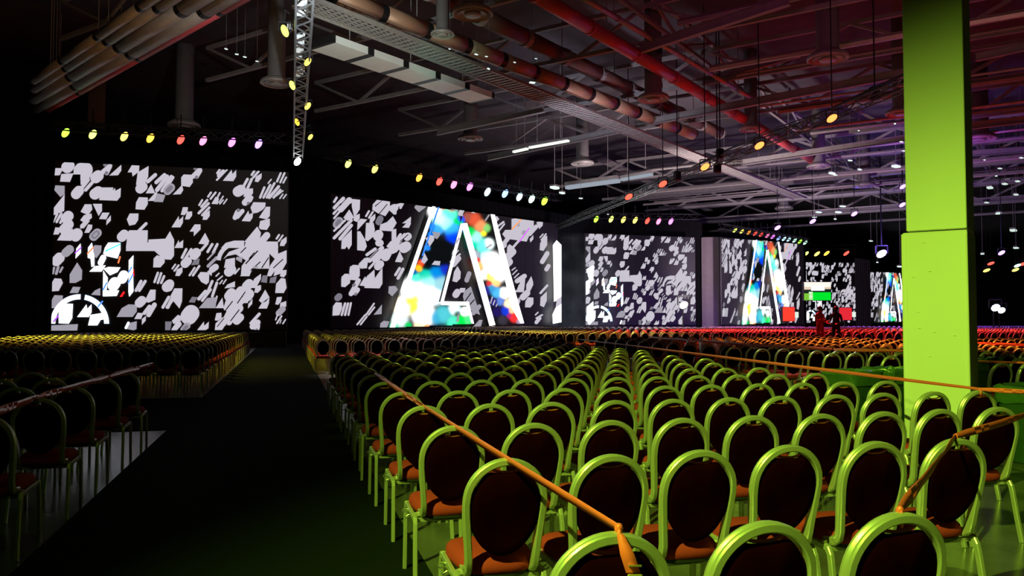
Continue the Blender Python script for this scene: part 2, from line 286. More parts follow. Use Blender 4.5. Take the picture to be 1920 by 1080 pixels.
SH1 += parse(TD, '''P 0 200 0 0 105 0 105 150 70 203;K 200 180 250 80 16;K 240 190 310 80 16;K 345 150 370 120 56;K 235 250 265 220 52;K 85 310 120 260 10;K 110 335 160 270 12;P 120 395 140 320 205 290 205 350 170 398;K 290 390 350 300 12;K 330 390 405 280 14;P 310 270 340 210 410 190 400 260 d;
P 385 400 420 350 525 355 520 470 490 500 430 470;K 430 90 500 10 16;K 505 110 560 20 16;K 570 120 620 20 16;K 505 200 590 110 10 m;K 510 280 610 180 18 m;K 560 320 600 290 38;P 500 345 560 300 560 350 550 400;K 40 530 55 490 52;P 60 640 110 545 205 545 200 700 170 785 100 700;K 30 770 90 650 20;
P 700 300 720 200 830 180 830 300;K 755 350 790 320 55;P 690 200 760 110 900 60 880 130 740 160;P 840 140 900 60 1100 0 1120 60 960 210;P 900 400 910 280 960 210 1100 60 1110 290 960 340;P 1080 310 1100 60 1160 0 1240 20 1240 310;P 1160 0 1340 0 1345 180 1300 190 1240 130;
P 1210 400 1250 270 1350 130 1400 200 1260 400;P 1290 400 1350 130 1445 90 1445 240 1370 370;P 890 400 960 330 1040 310 1000 400;K 830 370 880 310 10;K 900 120 960 60 6 k;K 960 250 1100 100 7 k;K 1150 300 1230 180 6 k;K 1000 190 1060 120 6 k;K 1290 300 1400 200 6 k;K 1020 330 1130 230 6 k;
P 840 200 850 170 920 170 910 240 m;P 1040 305 1050 280 1110 280 1100 308 m;P 1365 40 1370 0 1440 0 1410 40;P 1365 400 1380 330 1445 325 1440 380 1410 415;P 1310 600 1320 490 1380 420 1430 430 1445 540 1410 600;K 605 400 640 365 8;K 620 450 680 400 8;K 650 490 680 450 8;K 690 490 725 440 8;
K 400 670 480 580 20;K 440 690 540 560 16;K 500 600 560 460 16;K 560 640 615 480 16;K 590 740 615 640 10;P 705 545 740 500 830 460 830 530;K 760 640 790 600 58;K 860 620 900 570 50;K 970 520 1000 490 56;P 1010 540 1060 430 1140 370 1140 430 1080 540;K 980 640 1000 610 58;P 1060 595 1075 520 1140 505 1140 560 1100 598;
P 920 720 930 640 1030 620 980 720;P 985 785 990 730 1040 670 1035 730;K 730 780 760 680 35;K 770 790 850 660 35;K 860 740 900 690 45;K 740 900 790 800 45;K 820 840 880 780 50;K 760 950 830 850 35;K 850 930 890 890 48;K 640 1030 700 930 42;P 590 1075 600 960 700 880 725 980 650 1070;P 590 925 610 840 670 835 670 900 630 930;
K 700 830 800 700 6 k;K 780 930 880 800 6 k;K 860 720 950 590 6 k;K 620 1000 700 900 5 k;P 1115 690 1190 560 1240 650 1150 720;P 1110 785 1150 720 1200 700 1240 650 1235 720 1210 785;P 1310 735 1330 650 1390 645 1380 700 1345 740;P 1365 790 1370 720 1440 695 1440 760;K 1350 840 1400 790 35 m;
K 1315 920 1340 850 8;K 1330 960 1385 875 10;K 1365 960 1380 920 6;K 1400 965 1432 915 8;K 280 880 310 840 98;P 80 930 150 860 180 870 190 930 100 970;K 110 1040 160 970 35;K 220 1040 260 990 40 m;K 225 1035 255 1000 22 d;P 380 1075 460 940 465 990 520 940 515 1020 480 1075;
K 1020 960 1120 850 18;K 1040 1000 1100 950 35;K 1090 1040 1100 990 30;K 1085 1045 1090 1040 18 d;P 400 780 500 660 610 650 600 780 m;P 600 780 680 655 700 780;P 280 710 320 645 385 650 350 715 d;P 0 1060 0 940 80 940 60 1050 d;P 1140 470 1160 390 1220 390 1210 480 d;P 1240 480 1250 420 1330 400 1310 480 d''')
SH1 += arc(TD, 850, 230, 190, 240, PI*.45, PI*.97, G)
SH2 = parse(TE, '''K 70 150 100 100 14;K 75 220 180 110 22;K 65 290 130 210 14;K 70 345 140 260 12;K 150 240 250 130 35;K 230 150 260 140 30;P 285 115 380 125 375 240 310 340 280 200;P 230 375 180 340 250 240 310 340;K 105 420 130 380 50 m;K 108 415 128 385 30 d;P 300 370 310 320 375 290 375 350 340 390;K 70 495 200 370 12;K 70 580 275 370 18;K 140 590 275 430 20;
P 155 710 160 600 280 480 280 660 245 718 220 680 200 710;P 345 490 350 380 390 350 465 360;P 345 725 345 500 380 500 440 600 460 680 430 735;P 440 600 450 400 540 400 555 480 540 560 470 620;K 450 320 485 260 12;K 485 340 530 270 12;P 490 400 500 340 560 290 560 350 520 410;
P 525 245 530 180 580 60 690 70 735 80 735 240 680 320 600 290;K 590 560 600 540 56;K 600 640 620 640 40;K 770 230 790 220 45;K 810 200 880 130 25;K 860 220 890 150 15;P 780 300 740 260 820 230 810 300;P 610 490 620 420 700 390 770 320 815 400 780 460 750 500;K 600 390 620 350 38 d;P 880 405 985 325 985 380 930 405;P 880 455 930 405 980 380 985 410 960 460;
P 755 620 755 480 810 470 810 600;K 820 600 860 540 18;K 850 620 910 540 20;K 940 570 950 560 45;K 900 700 930 680 60;K 760 720 800 650 50;K 710 680 750 630 14;K 800 740 880 650 16;P 795 865 850 735 895 830 870 870;K 460 780 560 710 18;K 490 850 640 700 26;K 560 840 640 760 38;K 680 800 700 760 56;
P 360 890 430 820 480 810 460 940 385 945;K 590 920 620 890 45;K 490 940 560 860 14;P 250 980 260 920 310 900 375 905 375 1030 340 1080 255 1080;P 155 1080 160 1040 200 1005 240 1010 250 1080;P 540 1080 645 930 645 1080;P 420 1080 550 960 555 1080;K 800 1020 850 940 16;K 830 1060 890 950 18;
P 1025 220 1040 160 1090 135 1170 150 1140 230 1080 275 m;K 560 200 640 110 6 k;K 600 300 700 180 5 k;K 80 250 150 170 5 k;K 500 820 600 720 5 k;K 860 620 950 540 5 k''')
SH2 += parse(TG, '''P 155 525 155 430 190 375 240 370 260 400 260 480 200 530;P 250 410 255 330 290 265 375 270 370 400 320 450 270 440;K 270 610 360 450 28;K 320 600 350 560 28;P 430 540 460 400 550 320 550 430 610 545;P 550 430 645 300 645 490 610 545;P 370 510 440 400 460 480 440 520;K 300 510 310 500 18 d;K 325 615 330 610 16 d;
P 715 600 720 520 800 515 830 560 760 640 m;P 50 870 55 760 90 710 160 715 165 780 130 865;K 160 860 200 725 14;K 200 860 235 725 14;K 240 860 270 720 12;K 345 975 440 860 10;K 385 975 460 880 10;K 450 860 545 725 10;K 480 860 550 770 10;P 540 860 640 735 635 850 m;P 615 1015 620 960 660 930 730 940 700 1015 m;K 110 660 130 640 38 d''')
SH2 += parse(TF, '''K 60 150 80 140 40;K 130 230 150 170 42;P 180 250 285 165 325 230 300 300;K 360 220 400 190 12;K 370 240 440 200 18;P 570 280 610 215 640 290 600 335;K 590 400 690 325 12;K 620 450 700 350 10;P 785 400 785 290 825 245 1050 285 1050 420;P 785 400 1050 420 1000 480 965 560 760 530;P 845 380 880 330 880 380 m;P 905 470 915 425 960 430 930 480 m;
P 675 470 710 420 780 420 780 480 720 530;K 680 600 760 500 25;P 1080 330 1110 290 1160 295 1155 370 1115 410;K 1000 470 1080 380 25;P 1000 530 1045 480 1045 530 1010 570;K 810 620 880 540 14;P 730 680 735 620 760 590 820 630 820 700;K 720 760 800 680 42;K 640 620 690 600 38;K 720 840 760 800 42;
K 1125 510 1160 470 8;K 1140 540 1195 470 10;P 1120 660 1125 580 1170 500 1210 490 1210 600 1165 670;K 1150 800 1210 700 28;K 1200 890 1225 850 26;K 60 800 170 710 12;K 90 830 150 760 35;K 60 720 120 630 8;K 90 740 150 665 8;P 80 1030 100 920 140 850 180 920 175 1000 130 1045;K 250 1020 280 940 28 m;
K 790 900 830 870 7;K 800 950 850 900 7;K 820 990 870 940 7;K 850 1030 940 970 28;P 970 1060 1020 970 1045 1050''')
SH2 += parse(TH, '''K 120 620 140 590 40;P 170 600 170 540 235 540 225 590;P 205 640 220 580 300 520 340 640 230 740 m;P 230 740 340 640 410 860 330 830 m;K 330 840 400 760 26 m;P 850 560 880 470 950 400 940 520 930 590 800 590;P 960 500 1020 400 1045 500 1000 590 960 560;K 920 650 970 600 38;P 945 770 950 700 980 650 1045 655 1045 730 1010 772;
P 830 700 880 650 890 700 860 760;K 1130 600 1210 510 14;P 1125 750 1130 650 1205 580 1205 690 1170 770;K 1070 860 1100 830 8;K 1080 900 1150 860 10;K 1080 950 1120 900 22;P 540 1000 560 860 640 830 630 920 580 1000;P 330 1000 400 920 440 920 420 1000 m;K 840 540 880 480 5 k;K 230 700 300 600 6 k;K 270 760 340 680 6 k''')
SH2.append(([(864.5, 429), (865.5, 432), (979, 406), (977.5, 405)][:0] or [(958, 430), (960, 431), (978, 406), (976, 405)], (1.4, .35, .05)))
SH2.append(([(972, 453), (974, 454), (993, 428), (991, 427)], (.8, .15, 1.2)))
# the big letter A, a coloured glow field between white edges
BL = [(815, 395, 12, (2, 2, 2)), (832, 386, 9, (.8, .06, .02)), (845, 392, 8, (.7, .1, .03)), (840, 402, 15, (.15, 1.3, .9)), (828, 412, 15, (.9, 2, 2)), (847, 430, 13, (.05, .6, 1.6)), (836, 418, 12, (.5, 1.6, 1.6)),
      (850, 442, 13, (0, .06, 1.1)), (820, 428, 10, (.05, .5, 1.4)), (810, 425, 6, (.0, .25, 1.0)), (856, 415, 7, (.0, .9, .2)), (806, 440, 5, (0, .2, .9)), (800, 465, 5, (.02, .3, 1.1)), (793, 488, 5, (.0, .2, .8)),
      (788, 494, 6, (1.3, .12, .03)), (783, 503, 6, (1.5, .7, .02)), (774, 512, 6, (0, .15, .5)), (797, 517, 12, (.0, .8, .55)), (815, 512, 14, (.0, .3, .9)), (830, 505, 10, (.01, .03, .6)), (776, 522, 10, (.1, 1.2, .8)), (800, 528, 14, (.5, 1.3, 1.2)),
      (822, 532, 14, (.4, .8, .9)), (770, 543, 18, (2.5, 2.5, 2.5)), (795, 552, 20, (2.5, 2.5, 2.4)), (815, 555, 14, (1.3, 1.6, 1.7)), (752, 575, 16, (2.3, 2, 1.5)), (764, 566, 9, (1.9, 1.3, .02)), (775, 560, 9, (2, 1.7, .02)), (772, 578, 10, (2, 1.4, .05)),
      (745, 598, 14, (1.0, 1.2, 1.2)), (735, 612, 8, (.1, .9, .5)), (790, 590, 18, (2.6, 2.6, 2.6)), (760, 610, 6, (.0, .7, .15)), (782, 610, 9, (1.6, 1.2, .7)), (795, 615, 7, (1.6, .4, .02)), (812, 595, 11, (.05, .5, .8)), (827, 590, 14, (.1, .7, .8)),
      (848, 580, 10, (1.2, 1.6, 1.6)), (845, 604, 11, (.1, 1.1, .7)), (860, 603, 11, (0, 1.0, .1)), (868, 585, 8, (1.8, 1.9, 1.8)), (852, 587, 6, (.01, .08, .04)), (872, 600, 8, (.1, 1.1, .3)),
      (861, 412, 6, (.02, .08, 1.2)), (872, 408, 8, (.45, .1, .07)), (884, 412, 11, (.9, .12, .05)), (895, 424, 10, (1.2, .4, .15)), (876, 438, 10, (0, .9, .12)), (886, 446, 11, (.5, 1.5, 1.1)), (882, 458, 8, (0, .9, .6)), (901, 438, 5, (1.4, 1.1, .05)),
      (906, 428, 7, (.3, .8, .2)), (900, 462, 12, (.2, 1.3, 1.0)), (910, 458, 9, (1.5, 1.8, 1.8)), (886, 478, 7, (.5, .6, .7)), (887, 489, 6, (1.4, .06, .02)), (893, 499, 7, (1.8, .7, .2)), (905, 480, 9, (.9, 1.5, 1.8)), (915, 492, 16, (2.5, 2.5, 2.5)), (925, 510, 16, (2.6, 2.6, 2.6)),
      (902, 515, 8, (2.2, 1.9, 1.5)), (909, 517, 6, (1.9, 1.0, .02)), (916, 521, 7, (2, 1.1, .1)), (922, 530, 8, (1.8, .9, .3)), (911, 532, 5, (.9, .05, .05)), (906, 545, 7, (.03, .02, .3)), (916, 541, 8, (.05, .4, .8)), (925, 549, 9, (.1, .6, 1.1)), (931, 565, 7, (.15, .3, .9)),
      (919, 566, 7, (.03, .02, .22)), (925, 585, 8, (.02, .01, .12)), (941, 583, 8, (.01, .05, .8)), (938, 550, 9, (2.4, 2.3, 2.2)), (947, 570, 8, (2.2, 1.5, .8)), (952, 582, 6, (1.8, .8, .4)), (957, 595, 8, (1.3, .04, .04)), (948, 592, 5, (.5, .03, .2)), (967, 602, 6, (.5, .35, .5)), (935, 600, 8, (.05, .04, .06))]
BL += [(x, y, 11, (.004, .005, .006)) for x, y in ((815, 462), (828, 462), (838, 465), (806, 480), (820, 480), (833, 482), (800, 497), (815, 493), (828, 490))]
def glow(x, y):
    w = .02; c = [.01*w]*3
    for bx, by, r, col in BL:
        d = ((x-bx)**2+(y-by)**2)/(r*r*.62)
        if d < 9:
            k = math.exp(-d*1.9)*1.0; w += k; c = [a+k*b for a, b in zip(c, col)]
    return tuple(a/w for a in c)
def inside(x, y, P):
    r = False; n = len(P)
    for i in range(n):
        x1, y1 = P[i]; x2, y2 = P[i-1]
        if (y1 > y) != (y2 > y) and x < (x2-x1)*(y-y1)/(y2-y1)+x1: r = not r
    return r
AL = [(805, 379), (840, 384), (862, 392), (862, 418), (819, 566), (871, 567), (881, 607), (723, 615)]
AR = [(858, 419), (866, 396), (910, 397), (919, 397), (975, 606), (912, 611)]
def scan(P, st):
    """split a polygon into little cells, each of its own colour"""
    out = []; ys = [p[1] for p in P]; y = min(ys)
    while y < max(ys):
        y2 = min(y+st, max(ys)); ym = (y+y2)/2
        def cross(yy):
            xs = []
            for i in range(len(P)):
                (x1, y1), (x2, y2_) = P[i], P[i-1]
                if (y1 > yy) != (y2_ > yy): xs.append((x2-x1)*(yy-y1)/(y2_-y1)+x1)
            return sorted(xs)
        xm = cross(ym)
        for a, b in zip(xm[0::2], xm[1::2]):
            n = max(1, int((b-a)/st))
            for k in range(n):
                xa, xb = a+(b-a)*k/n, a+(b-a)*(k+1)/n
                out.append(([(xa, y), (xb, y), (xb, y2), (xa, y2)], glow((xa+xb)/2, ym)))
        y = y2
    return out
SHA = scan(AL, 2.2)+scan(AR, 2.2)
for P in ([(803, 379), (809, 379), (733, 615), (723, 615)], [(856, 420), (862, 420), (824, 566), (818, 566)], [(857, 420), (868, 419), (921, 609), (910, 611)],
          [(912, 397), (920, 397), (962, 560), (975, 606), (968, 606), (950, 575)], [(819, 565), (871, 566), (873, 573), (819, 572)], [(871, 567), (881, 607), (876, 606), (866, 571)]):
    SHA.append((P, (2.4, 2.4, 2.4)))
SHA += parse(TE, 'P 1110 590 1170 550 1215 560 1215 610 1160 690 1140 640;P 1190 510 1290 520 1280 560 1250 600 1215 580 m;P 1060 870 1100 760 1140 840 1100 890;P 1185 900 1220 855 1290 860 1280 910;K 1480 640 1510 590 14') + parse(TF, 'P 10 170 70 130 110 140 100 200 m;K 130 230 150 170 30;P 250 220 285 165 315 230;K 470 250 430 310 10 m;K 500 600 440 640 8 m') + parse(TH, 'K 490 720 510 650 7;K 520 740 540 690 7;K 555 760 570 730 6;P 90 880 120 830 110 940 80 940 m')
SHA.append(([(813, 380), (816, 380), (786, 480), (783, 480)], (.05, .3, 1.2)))
BARS = [([(1029, 460), (1036, 451), (1045, 460), (1045, 560), (1031, 566)], (2.6, 2.6, 2.6)), ([(1036, 562), (1045, 556), (1045, 575), (1034, 578)], (.6, .55, .65)), ([(1028, 590), (1034, 577), (1045, 570), (1045, 604), (1029, 607)], (2.4, 2.4, 2.5))]
def m_content():
    m = bpy.data.materials.new('led_pixels'); m.use_nodes = True; N = m.node_tree.nodes; L = m.node_tree.links; N.clear()
    a = N.new('ShaderNodeAttribute'); a.attribute_name = 'led'; e = N.new('ShaderNodeEmission'); o = N.new('ShaderNodeOutputMaterial')
    L.new(a.outputs['Color'], e.inputs[0]); e.inputs[1].default_value = 1.0; L.new(e.outputs[0], o.inputs[0]); return m
M_LED = m_content()
M_PANEL = mat('unlit_led_panel', (.018, .016, .018), .5, 0, .1, 3)
class Screen:
    """a flat panel standing from ground point a to b, between heights z0 and z1"""
    def __init__(s, a, b, z0, z1):
        s.a = Vector((a[0], a[1], 0)); s.b = Vector((b[0], b[1], 0)); s.z0, s.z1 = z0, z1
        s.t = (s.b-s.a).normalized(); s.L = (s.b-s.a).length; s.n = Vector((s.t.y, -s.t.x, 0))
        if s.n.y > 0: s.n = -s.n
    def to_uv(s, px, py):
        d = ray(px, py); k = (s.a-Vector((0, 0, HC))).dot(s.n)/d.dot(s.n); p = Vector((0, 0, HC))+d*k
        return (p-s.a).dot(s.t)/s.L, (p.z-s.z0)/(s.z1-s.z0)
    def at(s, u, v, off=0): return s.a+s.t*(u*s.L)+Vector((0, 0, s.z0+(s.z1-s.z0)*v))+s.n*off
def content(scr, src, shapes, parent, off=.03, u0=0, u1=1):
    vs = []; fs = []; cols = []; k = 0
    for P, c in shapes:
        q = [src.to_uv(x, y) for x, y in P]
        q = [(min(max(u, 0), 1.0), min(max(v, 0), 1)) for u, v in q]
        b = len(vs); vs += [scr.at(u0+(u1-u0)*u, v, off+k*.00006) for u, v in q]; fs.append(tuple(range(b, b+len(P)))); cols += [(*c, 1)]*len(P); k += 1
    o = mesh_obj('screen_picture', vs, fs, M_LED, parent)
    at = o.data.color_attributes.new('led', 'FLOAT_COLOR', 'CORNER')
    flat = []
    for p in o.data.polygons:
        for li in p.loop_indices: flat += cols[o.data.loops[li].vertex_index]
    at.data.foreach_set('color', flat)
    return o
def make_screen(scr, label, src, shapes, off=.03):
    ez = empty('led_screen', scr.at(.5, 0)); ez.location.z = 0
    tag(ez, label, 'screen')
    mb = MB(); c = scr.at(.5, .5, -.15); ang = math.atan2(scr.t.y, scr.t.x)
    mb.box(c, (scr.L+.1, .3, scr.z1-scr.z0+.1), ang, .04)
    o = mb.build('panel', M_PANEL); o.parent = ez; o.matrix_parent_inverse = Matrix.Translation(-ez.location)
    # tile seams of the LED wall
    mb = MB(); nx = max(4, int(scr.L/1.0)); nz = 8
    for i in range(1, nx): mb.box(scr.at(i/nx, .5, .004), (.012, .008, scr.z1-scr.z0), ang)
    for i in range(1, nz): mb.box(scr.at(.5, i/nz, .004), (scr.L, .008, .012), ang)
    o = tag(mb.build('tile_seams', M_BLACK), kind='stuff'); o.parent = ez; o.matrix_parent_inverse = Matrix.Translation(-ez.location)
    o = content(scr, src, shapes, None, off); o.parent = ez; o.matrix_parent_inverse = Matrix.Translation(-ez.location)
    mb = MB(); mb.box(scr.at(.5, 0, -.15)-Vector((0, 0, scr.z0/2+.05)), (scr.L, .6, scr.z0-.1), ang, .03)
    o = mb.build('plinth', M_BLACK); o.parent = ez; o.matrix_parent_inverse = Matrix.Translation(-ez.location)
    return ez
def gp(px, Y): return (Y*(px-960)/F, Y)
Z0, Z1 = .92, 9.40
S1 = Screen((-23.0, 40.0), (-12.07, 42.85), Z0, Z1)
S2 = Screen(gp(621, 51.0), gp(1046, 67.5), Z0, Z1+.1)
S3 = Screen(gp(1098, 74), gp(1304, 77.7), Z0, Z1)
S4 = Screen(gp(1353, 77.7), gp(1508, 85), Z0, Z1)
S5 = Screen(gp(1509, 112), gp(1604, 113), Z0, Z1)
S6 = Screen(gp(1631, 134), gp(1712, 142), Z0, Z1)
make_screen(S1, 'leftmost wide black LED screen with pale grey shapes above yellow-lit chairs', S1, SH1)
make_screen(S2, 'LED screen with a huge glowing rainbow letter A and a white bar', S2, SH2+SHA+BARS)
SH3 = list(SH1)
o3 = make_screen(S3, 'grey-shape LED screen just left of the plain grey drape panel', S1, SH3)
content(S3, S3, [([(1099, 505), (1110, 498), (1113, 498), (1112, 526), (1106, 530), (1104, 550), (1098, 553), (1098, 528), (1104, 524)], WH),
                 ([(1100, 575), (1112, 565), (1112, 600), (1108, 606), (1104, 612), (1099, 600)], WH)], None, .06).parent = None
x = [o for o in COL.objects if o.name.startswith('screen_picture')][-1]; x.parent = o3; x.matrix_parent_inverse = Matrix.Translation(-o3.location); x.name = 'bright_edge_picture'
make_screen(S4, 'smaller distant LED screen showing letter A right of the grey drape', S2, SH2+SHA)
make_screen(S5, 'small far grey-shape LED screen behind the green and white monitor', S1, SH1)
make_screen(S6, 'farthest LED screen with tiny letter A just left of the pillar', S2, SH2+SHA)
# black drapes between and around the screens
def drape(a, b, z0, z1, m, label, pleat=.18):
    o = wall('stage_drape', a, b, z0, z1, m, pleat, .35, None); del_kind = None
    if 'kind' in o: del o['kind']
    return tag(o, label, 'curtain')
drape((-50, 33), (-23.3, 39.8), 0, 14.5, M_DRAPE, 'tall black drape filling the left edge beside the leftmost screen')
drape((-24.0, 40.6), gp(620, 52), 0, 11.6, M_DRAPE, 'black backdrop drape behind the leftmost screen and the aisle end')
drape(gp(610, 51.6), gp(1100, 75.5), 0, 11.0, M_DRAPE, 'black backdrop drape behind the large letter A screen')
drape(gp(1085, 75.5), gp(1318, 80), 0, 11.2, M_DRAPE, 'black backdrop drape behind the grey-shape screen in mid distance')
drape(gp(1316, 79.5), gp(1356, 79), 0, 9.6, M_GREYD, 'plain grey drape panel between two distant screens', .05)
drape(gp(1350, 80), gp(1512, 88), 0, 10.6, M_DRAPE, 'black drape behind the smaller distant letter A screen')
drape(gp(1480, 121), gp(1720, 165), 0, 11, M_DRAPE, 'black drape behind the farthest pair of screens')
drape(gp(1722, 118), gp(2100, 100), 0, 10.5, M_DRAPE, 'wide black drape seen right of the green pillar')
drape(gp(1604, 112), gp(1632, 116), 0, 10, M_GREYD, 'narrow grey-blue drape between the two farthest screens', .05)
# ---------------------------------------------------------------- green-lit pillar
def pillar():
    a = math.radians(-35.5); L = at_y(1694, 700, 8.9); 
    t = Vector((math.cos(a), math.sin(a), 0)); n = Vector((t.y, -t.x, 0))   # t runs along the front face
    e = empty('square_pillar', (L.x, L.y, 0)); e.rotation_euler = (0, 0, a)
    tag(e, 'thick square painted pillar glowing lime green beside the rows', 'pillar')
    # front face width so that its right edge lands at x=1818
    w = 0.1
    while proj(L+t*w)[0] < 1819: w += .002
    mb = MB(); mb.box((w/2, .40, 1.235), (w, .80, 2.47), 0, .008); mb.build('lower_casing', M_PILLAR, e)
    mb = MB(); mb.box((w/2+.0225, .40, 9.5), (w-.055, .74, 14.0), 0, .008); mb.build('column_shaft', M_PILLAR, e)
    mb = MB(); mb.box((-.001+w/2-.30*w, .0, 1.2), (.006, .012, 2.4)); 
    mb = MB()
    for x in (.05, w-.02): mb.box((x, -.003, 1.22), (.006, .008, 2.42))
    mb.build('corner_bead', M_PILLAR, e)
    mb = MB(); mb.box((w/2+.01, .40, 2.475), (w-.02, .79, .012), 0, .004); mb.build('casing_lip', M_PILLAR, e)
    mb = MB()
    for px, py in ((1727, 615), (1755, 622), (1792, 628), (1745, 667), (1725, 585), (1717, 520), (1738, 457), (1748, 510)):
        p = at_y(px, py, 8.9); x = w*(px-1694)/125
        mb.lathe((x, -.004, p.z), [(.012, -.002), (.011, .002), (.004, .004)], 8, Matrix.Rotation(PI/2, 3, 'X') @ Matrix.Diagonal((1.6, .6, 1)))
    mb.build('paint_dents', M_PILLAR, e)
    e['w'] = w
pillar()
# ---------------------------------------------------------------- banquet chair
def hoop_path(n=22):
    pts = [(-.150, .02, .425), (-.150, -.10, .420), (-.150, -.150, .428), (-.150, -.178, .452), (-.151, -.190, .49), (-.157, -.202, .56), (-.165, -.216, .63), (-.170, -.230, .70)]
    for k in range(n+1):
        a = PI-PI*k/n; x = .171*math.cos(a); z = .735+.180*math.sin(a)**.92
        pts.append((x, -.190-.085*(z-.49)/.43, z))
    return pts+[(-x, y, z) for x, y, z in reversed(pts[:8])]
def chair_meshes():
    R = {}
    w, d, b = .030, .046, .005     # ribbed oval tube: shallow grooves run along its outer edge
    prof = [(-d/2+b, -w/2), (d/2-b, -w/2), (d/2, -w/2+b), (d/2, w/2-b), (d/2-b, w/2), (.010, w/2+.001), (.008, w/2-.002), (.004, w/2+.001), (.002, w/2-.002), (-.002, w/2+.001), (-.004, w/2-.002), (-.009, w/2+.001), (-d/2+b, w/2), (-d/2, w/2-b), (-d/2, -w/2+b)]
    path = hoop_path(); cz = .70
    def up(i):
        p = Vector(path[i]); return (Vector((p.x, 0, p.z-cz)) if p.z > .60 else Vector((math.copysign(1, p.x), 0, -.25 if p.z < .45 else 0))).normalized()
    mb = MB(); mb.sweep(path, prof, up); R['back_frame'] = mb.build('back_frame', M_FRAME, None, True, False); R['back_frame'].data.set_sharp_from_angle(angle=math.radians(32))
    # upholstered pad with a concave handhold at its top
    out = []
    for k in range(56):
        a = 2*PI*k/56; x = .163*math.sin(a); cz_ = .700; zz = math.cos(a)
        z = cz_+(.200*zz if zz > 0 else .205*abs(zz)**1.0*-1)
        if zz > 0 and abs(x) < .075: z -= .030*(1-(x/.075)**2)+.004
        if z < .70: x *= 1-.10*((.70-z)/.2)
        out.append((x, z))
    def pad_y(z): return -.190-.085*(z-.49)/.43
    def layer(sc, off):
        return [(x*sc, pad_y(z)+off, .70+(z-.70)*sc) for x, z in out]
    n = len(out)
    rear = layer(.985, .004)+layer(1.0, -.006)+layer(.97, -.014)+layer(.80, -.019)+layer(.4, -.021); rim = layer(.95, -.010)+layer(.97, 0)+layer(.96, .018)+layer(.80, .034)+layer(.4, .040)
    def rings(vs, cap_first=False, flip=False):
        m = len(vs)//n; fs = []
        for i in range(m-1):
            for k in range(n):
                q = (i*n+k, i*n+(k+1) % n, (i+1)*n+(k+1) % n, (i+1)*n+k); fs.append(q if not flip else q[::-1])
        q = tuple((m-1)*n+k for k in range(n)); fs.append(q if not flip else q[::-1]); return fs
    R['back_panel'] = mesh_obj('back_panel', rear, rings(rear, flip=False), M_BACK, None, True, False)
    R['back_cushion'] = mesh_obj('back_cushion', rim, rings(rim, flip=True), M_FAB, None, True, False)
    mb = MB(); mb.tube([(.070*math.cos(a), pad_y(.87)+.0, .896-.026*math.sin(a)) for a in [PI*k/10 for k in range(11)]], .006, 6, (0, 1, 0))
    R['handhold_trim'] = mb.build('handhold_trim', M_TRIM, None, True, False)
    # seat cushion: rounded trapezoid, domed
    o2 = []
    for k in range(40):
        a = 2*PI*k/40; c, s_ = math.cos(a), math.sin(a)
        x = math.copysign(abs(c)**.55, c); y = math.copysign(abs(s_)**.55, s_)
        o2.append((x*(.182+.020*y), .03+y*.205))
    def sl(sc, z): return [((x)*sc, .03+(y-.03)*sc, z) for x, y in o2]
    vs = sl(.93, .405)+sl(1.0, .420)+sl(1.015, .440)+sl(.99, .462)+sl(.92, .476)+sl(.7, .486)+sl(.3, .490)
    n2 = 40; fs = [(i*n2+k, i*n2+(k+1) % n2, (i+1)*n2+(k+1) % n2, (i+1)*n2+k) for i in range(6) for k in range(n2)]+[tuple(6*n2+k for k in range(n2))]
    R['seat_cushion'] = mesh_obj('seat_cushion', vs, fs, M_FAB, None, True, False)
    vs = sl(.80, .375)+sl(.94, .392)+sl(.95, .408); fs = [(i*n2+k, i*n2+(k+1) % n2, (i+1)*n2+(k+1) % n2, (i+1)*n2+k) for i in range(2) for k in range(n2)]+[tuple(range(n2-1, -1, -1)), tuple(2*n2+k for k in range(n2))]
    R['seat_shell'] = mesh_obj('seat_shell', vs, fs, M_SHELL, None, False, False)
    pr = prof_rect(.024, .034, .004)
    for s_ in (-1, 1):
        x = s_*.196
        mb = MB(); mb.sweep([(x, .175, .412), (x, -.03, .405), (x, -.150, .398)], prof_rect(.022, .030, .004)); mb.bar((x, -.10, .405), (s_*.150, -.10, .418), .022); mb.bar((x, .13, .405), (s_*.15, .13, .405), .022)
        R['side_rail', s_] = mb.build('side_rail', M_FRAME, None, False, False)
        mb = MB(); mb.sweep([(x, -.135, .402), (x, -.160, .396), (x, -.176, .37), (x*1.01, -.185, .33), (x*1.03, -.215, .15), (x*1.05, -.245, .0)], pr, (0, 1, 0)); R['rear', s_] = mb.build('leg', M_FRAME, None, False, False)
        mb = MB(); mb.sweep([(x, .165, .414), (x, .190, .408), (x, .204, .38), (x*1.01, .210, .33), (x*1.02, .225, .0)], pr, (0, 1, 0)); R['front', s_] = mb.build('leg', M_FRAME, None, False, False)
    mb = MB(); mb.bar((-.196, .13, .388), (.196, .13, .388), .02); mb.bar((-.196, -.13, .385), (.196, -.13, .385), .02); R['cross_bar'] = mb.build('cross_bar', M_FRAME, None, False, False)
    mb = MB(); mb.tube([(-.206, .02, .40), (-.232, .02, .40), (-.238, .03, .395), (-.238, .07, .395), (-.232, .08, .40), (-.206, .08, .40)], .004, 5); mb.tube([(-.206, -.03, .385), (-.230, -.03, .375), (-.230, .01, .375), (-.206, .01, .385)], .004, 5)
    R['linking_bracket'] = mb.build('linking_bracket', M_ALU, None, False, False)
    return R
CM = chair_meshes()
ROT = math.atan2(.269, .963)
GROUP = {}
def place_chair(x, y, rz, label, group):
    e = empty('banquet_chair', (x, y, 0), rz); tag(e, label, 'chair', group)
    made = {}
    for k, o in CM.items():
        c = o.copy(); COL.objects.link(c); c.parent = e; made[k] = c
    made['handhold_trim'].parent = made['back_panel']; made['seat_shell'].parent = made['seat_cushion']
    return e
